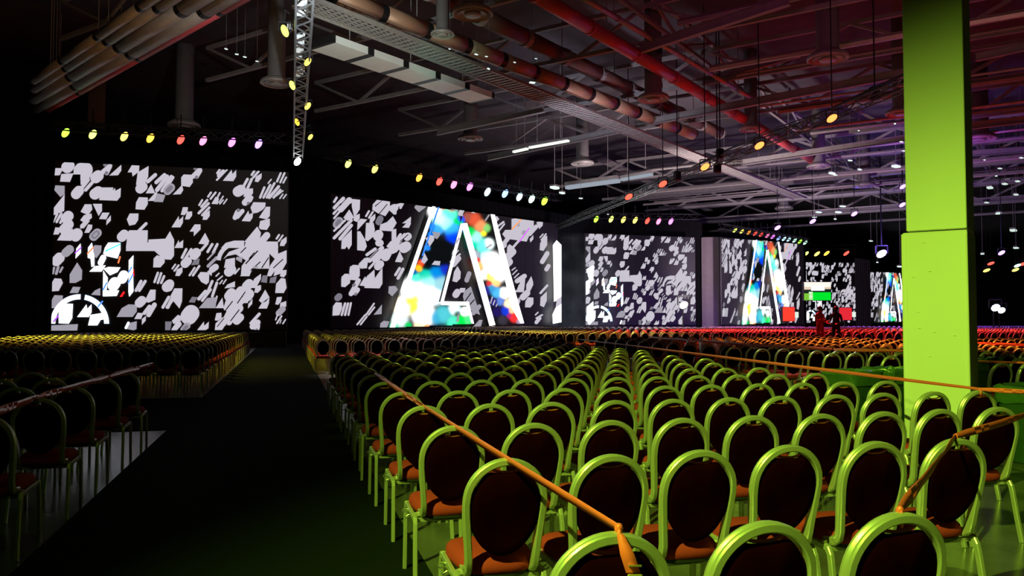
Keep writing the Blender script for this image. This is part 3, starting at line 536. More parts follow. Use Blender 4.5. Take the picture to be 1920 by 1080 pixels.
def simple_chair(lod):
    """light versions for the hundreds of far seats: (verts, faces, material index)"""
    V = []; Fc = []; Mi = []
    def add(mb, mi):
        k = len(V); V.extend(mb.v); Fc.extend(tuple(i+k for i in f) for f in mb.f); Mi.extend([mi]*len(mb.f))
    ph = hoop_path(8 if lod == 1 else 6); ph = ph[3:-3:1] if lod == 1 else ph[4:-4:1]
    if lod == 2: ph = [ph[0]]+ph[3:-3]+[ph[-1]]
    def up(i): p = Vector(ph[i]); return Vector((p.x, 0, p.z-.66)).normalized()
    mb = MB(); mb.sweep(ph, [(-.02, -.014), (.02, -.014), (.02, .014), (-.02, .014)], up, caps=False); add(mb, 0)
    pts = []
    for k in range(10 if lod == 1 else 8):
        a = 2*PI*k/(10 if lod == 1 else 8); z = .70+.20*math.cos(a); pts.append((.158*math.sin(a), -.190-.085*(z-.49)/.43, z))
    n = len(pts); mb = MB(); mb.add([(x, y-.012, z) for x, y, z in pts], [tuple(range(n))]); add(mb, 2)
    mb = MB(); mb.add([(x, y-.012, z) for x, y, z in pts]+[(x*.9, y+.03, .7+(z-.7)*.9) for x, y, z in pts], [(k+n, (k+1) % n+n, (k+1) % n, k) for k in range(n)]+[tuple(range(2*n-1, n-1, -1))]); add(mb, 1)
    mb = MB(); mb.box((0, .03, .44), (.40, .42, .08), 0, .02 if lod == 1 else 0); add(mb, 1)
    mb = MB()
    for s_ in (-1, 1):
        for (ya, yb) in ((-.17, -.24), (.20, .225)):
            x = s_*.196; w = .013
            vs = [(x+a, ya+b, .40) for a, b in ((-w, -w), (w, -w), (w, w), (-w, w))]+[(x*1.04+a, yb+b, 0) for a, b in ((-w, -w), (w, -w), (w, w), (-w, w))]
            mb.add(vs, [(0, 4, 5, 1), (1, 5, 6, 2), (2, 6, 7, 3), (3, 7, 4, 0)])
        if lod == 1: mb.bar((s_*.196, -.17, .40), (s_*.196, .20, .41), .025)
    add(mb, 0)
    return V, Fc, Mi
# seating plan: (name, row, seat, u, v)
seats = []
A_MAX = {0: 2, 1: 5, 2: 9, 3: 10}
def jit(a): return random.uniform(-a, a)
for r in range(0, 18):
    v = r*1.08
    for c in range(0, 18):
        u = c*.467
        if r in A_MAX:
            if c > A_MAX[r]: continue
        elif u > 4.72+.115*(v-4): continue
        if v > 12.95+u*.95: continue
        seats.append(('A', r, c, u, v-(.15 if r == 0 else 0)))
for r in range(0, 6):
    for c in range(0, 15): seats.append(('D', r, c, -2.72-c*.467, 3.42+(r-1)*1.08))
for r in range(0, 21):
    for c in range(0, 17):
        v = 14.9+r*1.05; u = -2.80-c*.467
        if v > 37 or u < -9.6-.02*(v-15): continue
        seats.append(('E', r, c, u, v))
for r in range(0, 22):
    for c in range(0, 15):
        v = 20.8+r*1.02+max(0, (c-9))*.0; seats.append(('B', r, c, .05+c*.50, v))
for r in range(0, 16):
    for c in range(0, 18):
        v = 6.6+r*1.05; u = 8.15+c*.467+(.0 if r > 2 else .3)+max(0, r-7)*.10
        seats.append(('C', r, c, u, v))
for r in range(0, 34):
    for c in range(0, 18):
        seats.append(('F', r, c, 9.2+c*.467, 28.6+r*1.03))
for k, (u0, nC) in enumerate(((18.4, 18), (28.4, 18), (38.6, 18), (48.8, 22))):
    for r in range(0, 44):
        if 18.5 < 5.4+r*1.05 < 24: continue
        for c in range(nC): seats.append(('G%d' % k, r, c, u0+c*.467, 5.4+r*1.08))
P3 = []
for nm, r, c, u, v in seats:
    p = uv(u, v)
    top = (p.x, p.y, .93)
    q = proj(top)
    if q is None or q[0] < -45 or q[0] > 1975 or p.y < .8: continue
    if nm in ('F', 'G0', 'G1', 'G2', 'G3') and p.y > 72: continue
    if nm == 'B' and (p-S2.a).dot(S2.n) < 2.2: continue
    o = p+CH*.27
    if 32 < o.y < 37.4 and 11 < o.x < 15.8: continue
    if any(abs(o.x-a) < 1.3 and abs(o.y-b) < 1.1 for a, b in ((20.1, 58), (24.2, 58), (23.8, 62), (12.9, 60), (36.5, 60))): continue
    P3.append((p.y, nm, r, c, o.x+jit(.012), o.y+jit(.02), ROT+jit(.035)))
P3.sort(key=lambda t: t[0])
ORD = ['first', 'second', 'third', 'fourth', 'fifth', 'sixth', 'seventh', 'eighth', 'ninth', 'tenth', 'eleventh', 'twelfth', 'thirteenth', 'fourteenth', 'fifteenth', 'sixteenth', 'seventeenth', 'eighteenth', 'nineteenth', 'twentieth', 'twenty-first']
BN = {'A': 'green-framed banquet chair, {r} row from camera, {c} right of the dark aisle', 'D': 'dim banquet chair in near left block, {r} row, {c} left of the aisle',
      'E': 'yellow-lit banquet chair in rear left block, {r} row, {c} left of aisle', 'B': 'brown-lit banquet chair before the letter screen, {r} row, {c} from aisle',
      'C': 'banquet chair in block behind the bins, {r} row, {c} from its left', 'G0': 'banquet chair in block right of the pillar, {r} row, {c} from its left', 'F': 'red-lit banquet chair in the far block, {r} row, {c} from its left'}
GN = {'A': 'green-lit chairs right of the aisle', 'D': 'dim chairs in the near left block', 'E': 'yellow-lit chairs in the rear left block', 'B': 'chairs before the letter screen', 'C': 'chairs in the block behind the bins', 'G0': 'chairs right of the pillar', 'F': 'far red-lit chairs'}
near, far = P3[:300], P3[300:]
for y, nm, r, c, x, yy, rz in near:
    place_chair(x, yy, rz, BN[nm].format(r=ORD[r], c=ORD[c]), GN[nm])
import numpy as np
def stuff_chairs(items, lod):
    V, Fc, Mi = simple_chair(lod); V = np.array([tuple(v) for v in V], dtype=np.float64); nv = len(V); n = len(items)
    ang = np.array([t[6] for t in items]); X = np.array([t[4] for t in items]); Y = np.array([t[5] for t in items])
    c, s_ = np.cos(ang)[:, None], np.sin(ang)[:, None]
    out = np.empty((n, nv, 3)); out[:, :, 0] = V[None, :, 0]*c-V[None, :, 1]*s_+X[:, None]; out[:, :, 1] = V[None, :, 0]*s_+V[None, :, 1]*c+Y[:, None]; out[:, :, 2] = V[None, :, 2]
    lv = np.array([i for f in Fc for i in f]); lt = np.array([len(f) for f in Fc]); nl = len(lv)
    return out.reshape(-1, 3), (lv[None, :]+np.arange(n)[:, None]*nv).ravel(), np.tile(lt, n), np.tile(np.array(Mi), n)
parts = [stuff_chairs(g, l) for g, l in (([t for t in far if t[0] < 34], 1), ([t for t in far if t[0] >= 34], 2)) if g]
V = np.concatenate([p[0] for p in parts]); off = 0; LV = []
for p in parts: LV.append(p[1]+off); off += len(p[0])
LV = np.concatenate(LV); LT = np.concatenate([p[2] for p in parts]); MI = np.concatenate([p[3] for p in parts])
me = bpy.data.meshes.new('far_banquet_chairs'); me.vertices.add(len(V)); me.vertices.foreach_set('co', V.ravel())
me.loops.add(len(LV)); me.loops.foreach_set('vertex_index', LV.astype(np.int32))
me.polygons.add(len(LT)); me.polygons.foreach_set('loop_start', np.concatenate([[0], np.cumsum(LT)[:-1]]).astype(np.int32)); me.polygons.foreach_set('material_index', MI.astype(np.int32))
for m in (M_FRAME, M_FAB, M_BACK): me.materials.append(m)
me.update(calc_edges=True); me.validate()
o = bpy.data.objects.new('far_banquet_chairs', me); COL.objects.link(o)
tag(o, 'hundreds of distant banquet chairs in rows running back to the screens', 'chairs', None, 'stuff')
print('CHAIRS', len(near), len(far), 'polys', len(LT))
# ---------------------------------------------------------------- orange tape
def tops(r, c):
    v = r*1.08-(.15 if r == 0 else 0); return uv(c*.467, v, .936)
def tape(pts, label, w=.042, sag=.02):
    e = empty('barrier_tape', (pts[0].x, pts[0].y, 0)); tag(e, label, 'tape', 'orange barrier tapes tied across the chairs')
    for a, b in zip(pts, pts[1:]):
        n = 14; vs = []; L = (b-a).length; t = (b-a).normalized(); ph = random.uniform(0, .5)
        for k in range(n+1):
            f = k/n; p = a.lerp(b, f)-Vector((0, 0, sag*L*.25*4*f*(1-f)))
            tw = PI/2+.30*math.sin(5*f+ph*6)+.12*math.sin(17*f); s_ = t.cross(Vector((0, 0, 1))).normalized(); d = (s_*math.cos(tw)+Vector((0, 0, 1))*math.sin(tw))
            nn = d.cross(t).normalized()*.0006
            ww = w/2*(1-.45*math.exp(-f*16)-.45*math.exp(-(1-f)*16))
            vs += [p-d*ww+nn, p+d*ww+nn, p+d*ww-nn, p-d*ww-nn]
        fs = [(i*4+j, i*4+(j+1) % 4, i*4+4+(j+1) % 4, i*4+4+j) for i in range(n) for j in range(4)]
        o = mesh_obj('tape_span', vs, fs, M_TAPE, None, True); o.parent = e; o.matrix_parent_inverse = Matrix.Translation(-e.location)
    return e
def knot(e, p, tail, w=.04):
    mb = MB(); mb.lathe(p+Vector((0, 0, -.002)), [(.003, -.016), (.011, -.012), (.013, 0), (.010, .011), (.003, .016)], 10, Matrix.Rotation(.6, 3, 'X'))
    mb.lathe(p+Vector((0, -.012, -.02)), [(.002, -.034), (.007, -.022), (.011, -.006), (.006, .012), (.002, .02)], 8)
    o = mb.build('knot', M_TAPE, None, True); o.parent = e; o.matrix_parent_inverse = Matrix.Translation(-e.location)
    if tail:
        n = 6; vs = []
        for k in range(n+1):
            f = k/n; q = p+Vector((.035*f, -.035-.012*math.sin(3*f), -.01-tail*f)); ww = w/2*(.5+.5*min(1, f*2))
            vs += [q+Vector((-ww, 0, 0)), q+Vector((ww, .004, 0)), q+Vector((ww, .0055, 0)), q+Vector((-ww, .0015, 0))]
        o = mesh_obj('loose_end', vs, [(i*4+j, i*4+(j+1) % 4, i*4+4+(j+1) % 4, i*4+4+j) for i in range(n) for j in range(4)], M_TAPE, None, True); o.parent = e; o.matrix_parent_inverse = Matrix.Translation(-e.location)
        mb = MB(); q = p+Vector((.038, -.047, -.015-tail)); mb.box(q, (.042, .012, .010), 0, .003); mb.box(q+Vector((0, 0, .028)), (.036, .008, .004))
        o = mb.build('clip', mat('brass_clip', (.7, .55, .3), .3, .8)); o.parent = e; o.matrix_parent_inverse = Matrix.Translation(-e.location)
up = Vector((0, 0, .004))
e = tape([tops(0, 0)+up, tops(6, 0)+up], 'orange tape slanting from front chair back along the dark aisle', .042, .01); knot(e, tops(0, 0)+Vector((0, 0, .006)), .105)
e = tape([tops(0, 2)+up, tops(1, 5)+up, tops(2, 9)+up], 'orange tape tied in a knot to the rightmost front-row chair'); knot(e, tops(0, 2)+Vector((0, 0, .0)), 0)
knot(e, tops(1, 5)+up, 0)
def near_top(px, py): return at_z(px, py, .936)
e = tape([near_top(1083, 636), tops(3, 10)+up, tops(2, 11)+up], 'long orange tape crossing in front of the green pillar', .04, .0); knot(e, tops(3, 10)+up, 0)
tape([near_top(1216, 632), near_top(1400, 646), near_top(1560, 655)], 'orange tape over the back block behind the bins', .07, 0)
tape([near_top(1562, 655.5), near_top(1700, 658)], 'short faint orange tape left of the pillar among red chairs', .06, 0)
tape([near_top(1826, 677), near_top(1990, 683)], 'lower orange tape right of the pillar over front chairs', .03, 0)
tape([near_top(1826, 643), near_top(1990, 650)], 'upper reddish tape right of the pillar over farther chairs', .06, 0)
e = tape([near_top(-60, 792), near_top(72, 744), near_top(205, 706), near_top(287, 682)], 'dull orange tape across the near left block of chairs', .055, .0)
knot(e, near_top(205, 706), 0, .05); knot(e, near_top(8, 700)+Vector((0, 0, 0)), 0, .05)
# ---------------------------------------------------------------- bins
def rbin(px, Y, w, h, label, ang=0):
    p = at_y(px, 700, Y); e = empty('waste_bin', (p.x, p.y, 0), ang); tag(e, label, 'bin')
    def ring(hw, z, wob=0, n=32, ex=.35):
        o = []
        for k in range(n):
            a = 2*PI*k/n; c, s_ = math.cos(a), math.sin(a)
            o.append((math.copysign(abs(c)**ex, c)*hw+wob*random.uniform(-1, 1), math.copysign(abs(s_)**ex, s_)*hw*.85+wob*random.uniform(-1, 1), z+wob*random.uniform(-1, 1)))
        return o
    n = 32
    def skin(rings, nm, m):
        vs = sum(rings, []); fs = [(i*n+k, i*n+(k+1) % n, (i+1)*n+(k+1) % n, (i+1)*n+k) for i in range(len(rings)-1) for k in range(n)]
        return mesh_obj(nm, vs, fs, m, e, True)
    b = skin([ring(.02, .002), ring(w*.40, .002), ring(w*.42, .02), ring(w*.48, h-.05), ring(w*.5, h-.03), ring(w*.5, h), ring(w*.47, h), ring(w*.45, h-.3)], 'bin_body', M_BIN)
    skin([ring(w*.505, h-.17, .012), ring(w*.52, h-.12, .014), ring(w*.51, h-.07, .014), ring(w*.53, h-.03, .014), ring(w*.525, h+.012, .016), ring(w*.46, h+.022, .014), ring(w*.42, h-.04, .02), ring(w*.30, h-.22, .02), ring(.02, h-.25, .01)], 'bin_liner', M_BAG)
rbin(1597, 10.4, .62, .84, 'green waste bin with crumpled liner, left of the pillar pair', .5)
rbin(1668, 10.9, .60, .84, 'second waste bin tucked against the left side of pillar', .5)
rbin(1945, 8.6, .70, .80, 'waste bin with crumpled liner at right edge of frame', .5)
rbin(1852, 11.6, .34, .95, 'slim green bin just right of the pillar', .5)
# ---------------------------------------------------------------- stage lamps (fixtures)
def frame_to(d):
    return Vector(d).to_track_quat('Z', 'Y').to_matrix()
def fixture(p, r, col, strength, label, group, tilt=-0.5, ell=1.6, name='stage_lamp', hang=.35, side=None):
    """moving-head lamp hung from a clamp: yoke, head, lens; faces the hall"""
    p = Vector(p); e = empty(name, p); tag(e, label, 'lamp', group)
    d = (Vector((0, 0, HC+.0))-p).normalized(); Mx = frame_to(d)
    R = Matrix.Rotation(tilt, 3, 'Z'); D = Matrix.Diagonal((1, ell, 1)); T = Mx @ R @ D
    mb = MB(); mb.lathe((0, 0, 0), [(r*.5, -r*2.6), (r*.95, -r*1.6), (r*1.15, -r*.3), (r*1.15, .02), (r*1.0, .03)], 14, T); hn = mb.build('lamp_head', M_BLACK, e, True).name
    mb = MB(); mb.lathe(d*.04, [(r*.9, 0), (r*.98, .03), (r*.7, .06), (r*.3, .075)], 16, T); mb.build('lens', emis(col, strength), bpy.data.objects[hn], True)
    s_ = r*1.7; up_ = Vector((0, 0, 1)); x = d.cross(up_).normalized(); q = -d*r*.9
    if hang > 2: hang = 16.5-p.z-q.z-s_*1.5
    mb = MB(); mb.bar(q-x*s_, q-x*s_+up_*s_*1.5, r*.3); mb.bar(q+x*s_, q+x*s_+up_*s_*1.5, r*.3); mb.bar(q-x*s_+up_*s_*1.5, q+x*s_+up_*s_*1.5, r*.35)
    mb.bar(q+up_*s_*1.5, q+up_*(s_*1.5+hang), r*.3, r*.3, (0, 1, 0)); 
    if side is not None: mb.bar(q+up_*(s_*1.5+hang), side-p, r*.3)
    mb.build('yoke', M_BLACK, e)
    return e
def truss(a, b, w, label, group=None, m=M_BLACK, bays=None, name='lighting_truss', tri=False):
    a, b = Vector(a), Vector(b); L = (b-a).length; t = (b-a)/L; s_ = t.cross(Vector((0, 0, 1)))
    if s_.length < .1: s_ = Vector((1, 0, 0))
    s_.normalize(); u = s_.cross(t); e = empty(name, a); tag(e, label, 'truss', group)
    cs = [(-w/2, -w/2), (w/2, -w/2), (w/2, w/2), (-w/2, w/2)]
    r = w*.075; n = bays or max(3, int(L/(w*1.4)))
    for i in range(4):
        o_ = s_*cs[i][0]+u*cs[i][1]; mb = MB(); mb.tube([o_, o_+t*L], r, 6); mb.build('chord', m, e)
    mb = MB()
    for k in range(n):
        for i in range(4):
            p, q = s_*cs[i][0]+u*cs[i][1], s_*cs[(i+1) % 4][0]+u*cs[(i+1) % 4][1]
            if k % 2: p, q = q, p
            mb.bar(p+t*(L*k/n), q+t*(L*(k+1)/n), r*1.1)
    tag(mb.build('lacing_bars', m, e), kind='stuff')
    return e
CLS = {'green': (.38, 1, .05), 'lime': (.8, 1, .15), 'yellow': (1, .85, .12), 'amber': (1, .55, .05), 'orange': (1, .3, .04), 'red': (1, .07, .05), 'pink': (1, .2, .45), 'magenta': (.95, .2, 1), 'violet': (.45, .25, 1), 'blue': (.25, .4, 1), 'sky': (.5, .85, 1), 'mint': (.55, 1, .75), 'white': (.92, 1, .95)}
def yl(scr, px): return scr.at(scr.to_uv(px, 500)[0], 0).y-.7
def row(lamps, scr, size, where, group, st=3.0, ell=1.75, tilt=-.5):
    for i, (px, py, c) in enumerate(lamps):
        Y = yl(scr, px); p = at_y(px, py, Y)
        fixture(p, size*Y/F, CLS[c], st, '%s lamp in the row above %s, %s from left' % (c, where, ORD[i]), group, tilt, ell, hang=.9)
row([(123, 249, 'green'), (174, 252, 'lime'), (233, 256, 'yellow'), (282, 259, 'amber'), (339, 262, 'red'), (381, 264, 'pink'), (435, 267, 'magenta'), (485, 270, 'violet')], S1, 5.6, 'leftmost screen', 'coloured lamps above the leftmost screen')
row([(653, 307, 'lime'), (703, 317, 'yellow'), (786, 333, 'orange'), (824, 340, 'red'), (851, 346, 'pink'), (881, 350, 'magenta'), (914, 360, 'sky'), (947, 363, 'blue'), (974, 369, 'sky'), (997, 373, 'mint'), (1021, 377, 'green')], S2, 5.0, 'letter A screen', 'coloured lamps above the letter A screen')
row([(1118, 411, 'green'), (1146, 411, 'lime'), (1169, 412, 'yellow'), (1191, 413, 'yellow'), (1214, 414, 'red'), (1235, 415, 'pink'), (1258, 415, 'magenta')], S3, 3.6, 'mid-distance grey-shape screen', 'coloured lamps above the mid-distance screen', 3, 1.9)
row([(1378, 432, 'lime'), (1391, 434, 'yellow'), (1404, 436, 'orange'), (1416, 438, 'red'), (1427, 440, 'red'), (1439, 442, 'pink'), (1449, 444, 'magenta'), (1460, 447, 'blue'), (1470, 448, 'sky'), (1479, 449, 'sky'), (1490, 451, 'mint'), (1500, 453, 'green'), (1510, 455, 'mint')], S4, 2.3, 'second letter A screen', 'coloured lamps above the second letter A screen', 1.6, 2.2, -.8)
row([(1511, 476, 'lime'), (1532, 476, 'yellow'), (1550, 475, 'amber'), (1587, 475, 'red')], S5, 2.6, 'small far screen', 'coloured lamps above the small far screen', 3, 2.4, -.9)
truss(at_y(92, 236, yl(S1, 92)), at_y(560, 262, yl(S1, 560)), .45, 'black truss above the leftmost screen')
truss(at_y(612, 288, yl(S2, 612)), at_y(1050, 372, yl(S2, 1050)), .5, 'black truss above the letter A screen')
truss(at_y(1090, 404, yl(S3, 1090)), at_y(1310, 407, yl(S3, 1310)), .5, 'black truss above the mid-distance grey-shape screen')
truss(at_y(1350, 424, yl(S4, 1350)), at_y(1515, 452, yl(S4, 1515)), .5, 'black truss above the second letter A screen')
truss(at_y(1500, 463, yl(S5, 1500)), at_y(1610, 463, yl(S5, 1610)), .6, 'black truss above the small far screen')
# overhead truss running down the aisle, with side lamps
def ap(px, py, z=9.6): return at_z(px, py, z)
tA = ap(572, -30, 9.6); tB = ap(559, 288, 9.6)
truss(tA, tB, .42, 'aluminium truss running overhead down the dark aisle', None, M_ALU, 34)
for i, (px, py, c, sz, z) in enumerate([(534, 58, 'lime', 6.5, 9.4), (577, 116, 'yellow', 5, 9.4), (548, 160, 'lime', 5, 9.4), (577, 199, 'yellow', 4.5, 9.4), (557, 229, 'amber', 4, 9.4), (582, 257, 'yellow', 3.5, 9.4)]):
    p = ap(px, py, z); fixture(p, sz*p.y/F, CLS[c], 2.2, '%s lamp hung on the aisle truss, %s from top' % (c, ORD[i]), 'lamps on the aisle truss', .4 if i % 2 == 0 else -.6, 1.8, side=tA.lerp(tB, (p-tA).dot(tB-tA)/(tB-tA).length_squared))
p = tB+Vector((0, -.1, -.42)); fixture(p, 5.5*p.y/F, CLS['white'], 14, 'brilliant white lamp at the far end of aisle truss', None, -.6, 1.5, hang=.02, side=tB)
for i, (px, py) in enumerate([(566, 6), (564, 25), (546, 50), (563, 70), (562, 82), (561, 95), (560, 108), (564, 130), (561, 140)]):
    p = ap(px, py, 9.75); e = empty('truss_clamp', p); tag(e, 'bright metal clamp plate on aisle truss, %s from the top' % ORD[i], 'clamp', 'clamps on the aisle truss')
    mb = MB(); mb.box((0, 0, 0), (.22, .10, .16), .5, .02); mb.box((.1, 0, .1), (.05, .12, .22), .5); mb.build('plate', M_PALE, e); mb = MB(); mb.tube([(-.14, 0, -.05), (.14, 0, -.05)], .035, 8); mb.build('sleeve', M_ALU, e)
lamp('clamp_fill', 'SPOT', (-4.4, 17.5, 7.6), (-5.6, 23.0, 9.7), (.85, .95, 1.0), 2200, 60, .8, .05)  # added unseen spot that brightens the clamp plates
p = at_y(515, 634, 44); fixture((p.x, p.y, p.z), 4.5*p.y/F, CLS['white'], 8, 'low white lamp on the floor at the end of the aisle', None, -.6, 1.9, hang=.05)
# lighting truss on the right with orange lamps
ra, rb = at_z(1040, 428, 9.3), at_z(1700, 158, 9.3)
truss(ra, rb, .34, 'black truss slanting overhead toward the pillar carrying orange lamps', None, mat('dark_truss_steel', (.10, .12, .11), .5, .4), 60)
mb = MB()
for k in range(3):
    off = Vector((.12*k-.1, 0, .3+.02*k)); mb.tube([ra.lerp(rb, f)+off-Vector((0, 0, .10*math.sin(f*22+k))) for f in [i/40 for i in range(41)]], .025, 6)
tag(mb.build('power_cable', M_BLACK), 'black cables bundled along the slanting overhead truss', 'cable')
for i, (px, py, c) in enumerate([(1560, 222, 'orange'), (1424, 273, 'orange'), (1322, 313, 'orange'), (1243, 345, 'red'), (1179, 369, 'red')]):
    p = at_z(px, py, 8.7); fixture(p, 6.2*p.y/F*(1-.06*i), {'orange': (1, .22, .05), 'red': (1, .07, .04)}[c], 3.2, '%s lamp under the slanting truss, %s from the pillar' % (c, ORD[i]), 'orange and red lamps under the slanting truss', -1.0, 1.7, hang=16.5-p.z-.9)
for px, py, z in ((1350, 288, 9.6), (1640, 175, 9.8), (1345, 315, 9.0), (1270, 330, 9.0)):
    p = at_z(px, py, z); e = empty('chain_hoist', p); tag(e, {1350: 'large black chain hoist motor midway along the slanting truss', 1640: 'black chain hoist motor on slanting truss nearest the pillar', 1345: 'black chain hoist motor just under the midway one', 1270: 'small black chain hoist motor nearest the truss far end'}[px], 'hoist', 'chain hoists on the slanting truss')
    mb = MB(); mb.box((0, 0, 0), (.36, .26, .5), .3, .05); mb.build('motor', M_BLACK, e); mb = MB(); mb.tube([(0, 0, .25), (0, 0, 16.5-p.z)], .03, 6, (0, 1, 0)); mb.build('chain', M_BLACK, e)
# ---------------------------------------------------------------- roof services
def seg(px1, py1, px2, py2, z): return at_z(px1, py1, z), at_z(px2, py2, z)
def duct(a, b, r, name, label, m, cat='duct', n=7, square=False, gap=.06, collar=1.12, h=None, mc=None):
    a, b = Vector(a), Vector(b); L = (b-a).length; t = (b-a)/L; e = empty(name, a); tag(e, label, cat)
    for k in range(n):
        p, q = t*(L*k/n+gap), t*(L*(k+1)/n-gap); mb = MB()
        if square: mb.bar(p, q, r*2, h or r*2)
        else: mb.tube([p, q], r, 14)
        mb.build('duct_section', m, e, not square)
    for k in range(n+1):
        p, q = t*max(0, L*k/n-gap*1.4), t*min(L, L*k/n+gap*1.4); mb = MB()
        if square: mb.bar(p, q, r*2*collar, (h or r*2)*collar)
        else: mb.tube([p, q], r*collar, 14)
        mb.build('collar', mc or M_STEEL, e)
    for k in (.15, .5, .85):
        p = a+t*L*k; mb = MB(); mb.tube([t*L*k, t*L*k+Vector((0, 0, 16.4-p.z))], .02, 5, (0, 1, 0)); mb.build('hanger_rod', M_STEEL, e)
    return e
PO = ['uppermost', 'second', 'third', 'fourth', 'lowest']
for i, (y0, x1, r, m) in enumerate([(152, 283, .17, M_DUCT), (168, 320, .19, M_DUCT), (186, 370, .27, M_DUCT), (206, 418, .27, M_DUCT), (222, 452, .15, M_REDP)]):
    a, b = seg(62, y0, x1, 0, 12.0); b = a+(b-a)*1.25
    duct(a, b, r, 'roof_pipe', '%s of five tan pipes slanting across the upper left roof' % PO[i], m, 'pipe', 4, gap=.10, collar=1.04, mc=M_BLACK)
a, b = seg(600, 78, 905, 184, 10.8)
duct(a, b, .62, 'flat_duct', 'pale flat duct catching mint green light near the aisle truss', M_PALE, 'duct', 5, True, .10, 1.02, .25, M_BLACK)
a, b = seg(620, -12, 1300, 252, 12.4)
duct(a, b, .33, 'round_duct', 'long brown round duct slanting across the middle roof', mat('brown_duct', (.42, .24, .15), .5, .2), 'duct', 12, gap=.10, collar=1.03, mc=M_BLACK)
a, b = seg(1000, -12, 1520, 298, 12.6); 
duct(a, b, .27, 'fire_main', 'thick red-lit pipe running from top centre toward the pillar', M_REDP, 'pipe', 9, gap=.05, collar=1.12, mc=M_REDP)
a, b = seg(1080, -12, 1420, 190, 13.0)
duct(a, b, .11, 'thin_pipe', 'thin pale pipe beside the thick red pipe', M_DUCT, 'pipe', 6, gap=.04)
a, b = seg(800, -20, 1350, 250, 13.6)
duct(a, b, .36, 'dark_duct', 'dim dark red duct right of the brown round duct', mat('dark_red_duct', (.12, .05, .04), .6, .1), 'duct', 9, gap=.1)
def tray(a, b, w, label):
    a, b = Vector(a), Vector(b); L = (b-a).length; t = (b-a)/L; s_ = t.cross(Vector((0, 0, 1))).normalized(); e = empty('cable_tray', a); tag(e, label, 'cable tray')
    for k in (-1, 1): mb = MB(); mb.bar(s_*w/2*k, s_*w/2*k+t*L, .05, .12); mb.build('side_rail', M_DUCT, e)
    mb = MB(); n = int(L/.30)
    for k in range(n): mb.bar(s_*-w/2+t*(L*k/n), s_*w/2+t*(L*k/n), .09, .03)
    tag(mb.build('rungs', M_DUCT, e), kind='stuff')
    mb = MB()
    for k in range(6):
        o_ = s_*(w*(-.38+.15*k)); mb.tube([o_+t*(L*j/20)+s_*jit(.03)+Vector((0, 0, .06)) for j in range(21)], .035, 5)
    tag(mb.build('tray_cables', M_STEEL, e), kind='stuff')
tray(*seg(570, 5, 1500, 372, 11.6), 1.1, 'long ladder cable tray running diagonally over the hall')
tray(*seg(1330, 395, 1130, 300, 14.5), .9, 'short far cable tray high above the mid-distance screen')
# roof beams running up to the right
def ibeam(a, b, h, w, label, mw=M_STEEL, group=None):
    a, b = Vector(a), Vector(b); e = empty('roof_beam', a); tag(e, label, 'beam', group); t = b-a
    for nm, z, ww, hh in (('bottom_flange', -h/2, w, h*.10), ('top_flange', h/2, w, h*.10), ('web', 0, w*.15, h)):
        mb = MB(); mb.bar(Vector((0, 0, z)), t+Vector((0, 0, z)), ww, hh); mb.build(nm, mw, e)
    return e
BM = [(820, 248, 1020, 204, 11.3, .30, 'teal-lit beam just right of the pale flat duct'), (915, 296, 1165, 243, 11.8, .32, 'olive beam holding the two short white tube lights'),
      (1190, 234, 1700, 136, 12.2, .34, 'pink-edged roof beam reaching the pillar top half'), (1345, 312, 1700, 259, 12.2, .36, 'rose-lit roof beam meeting the pillar lower down'),
      (1200, 92, 1480, 0, 12.8, .34, 'orange-brown roof beam near the top right of centre'), (1180, 374, 1700, 318, 13.2, .4, 'dim roof beam low in the far roof'),
      (1830, 108, 1990, 72, 12.5, .3, 'dark orange beam right of the pillar near top'), (1820, 236, 1990, 216, 12.3, .36, 'crimson beam right of the pillar in the middle'),
      (1820, 288, 1990, 276, 12.8, .36, 'violet-grey beam right of the pillar below the crimson one'), (1290, 160, 1500, 100, 13.5, .3, 'thin rust beam above the pink-edged beam')]
for x1, y1, x2, y2, z, h, lb in BM: ibeam(at_z(x1, y1, z), at_z(x2, y2, z), h, h*.7, lb)
# roof joists: open-web trusses crossing the whole hall
def joist(a, b, dp, label, group, nb=12, r=.05):
    a, b = Vector(a), Vector(b); L = (b-a).length; t = (b-a)/L; e = empty('roof_joist', a); tag(e, label, 'joist', group)
    mb = MB(); mb.bar((0, 0, 0), t*L, r*2.2, r*2); mb.build('bottom_chord', M_STEEL, e)
    mb = MB(); mb.bar((0, 0, dp), t*L+Vector((0, 0, dp)), r*2.2, r*2); mb.build('top_chord', M_STEEL, e)
    for k in range(nb):
        p, q = t*(L*k/nb), t*(L*(k+1)/nb)
        mb = MB(); mb.bar(p if k % 2 else p+Vector((0, 0, dp)), q+Vector((0, 0, dp)) if k % 2 else q, r*1.5); mb.build('brace', M_STEEL, e)
dB = Vector((.555, .832, 0)); dP = Vector((-.832, .555, 0))
k = 0
for s0 in (10, 17, 24, 31, 38, 45, 53, 61, 70, 80, 92):
    c = dB*s0; a = c+dP*(-40)+Vector((0, 0, 13.2)); b = c+dP*(34 if s0 < 50 else 10 if s0 < 60 else 36)+Vector((0, 0, 13.2))
    joist(a, b, 1.6, '%s roof joist from the camera crossing under the roof deck' % ORD[k], 'roof joists', 22, .06+.0008*s0); k += 1
for s0 in (-14, -4, 6, 16, 26, 36):
    c = dP*(-s0); a = c+dB*8+Vector((0, 0, 14.4)); b = c+dB*110+Vector((0, 0, 14.4))
    joist(a, b, 1.2, '%s long purlin joist from left running away from the camera' % ORD[k-11], 'long purlins', 26, .08); k += 1
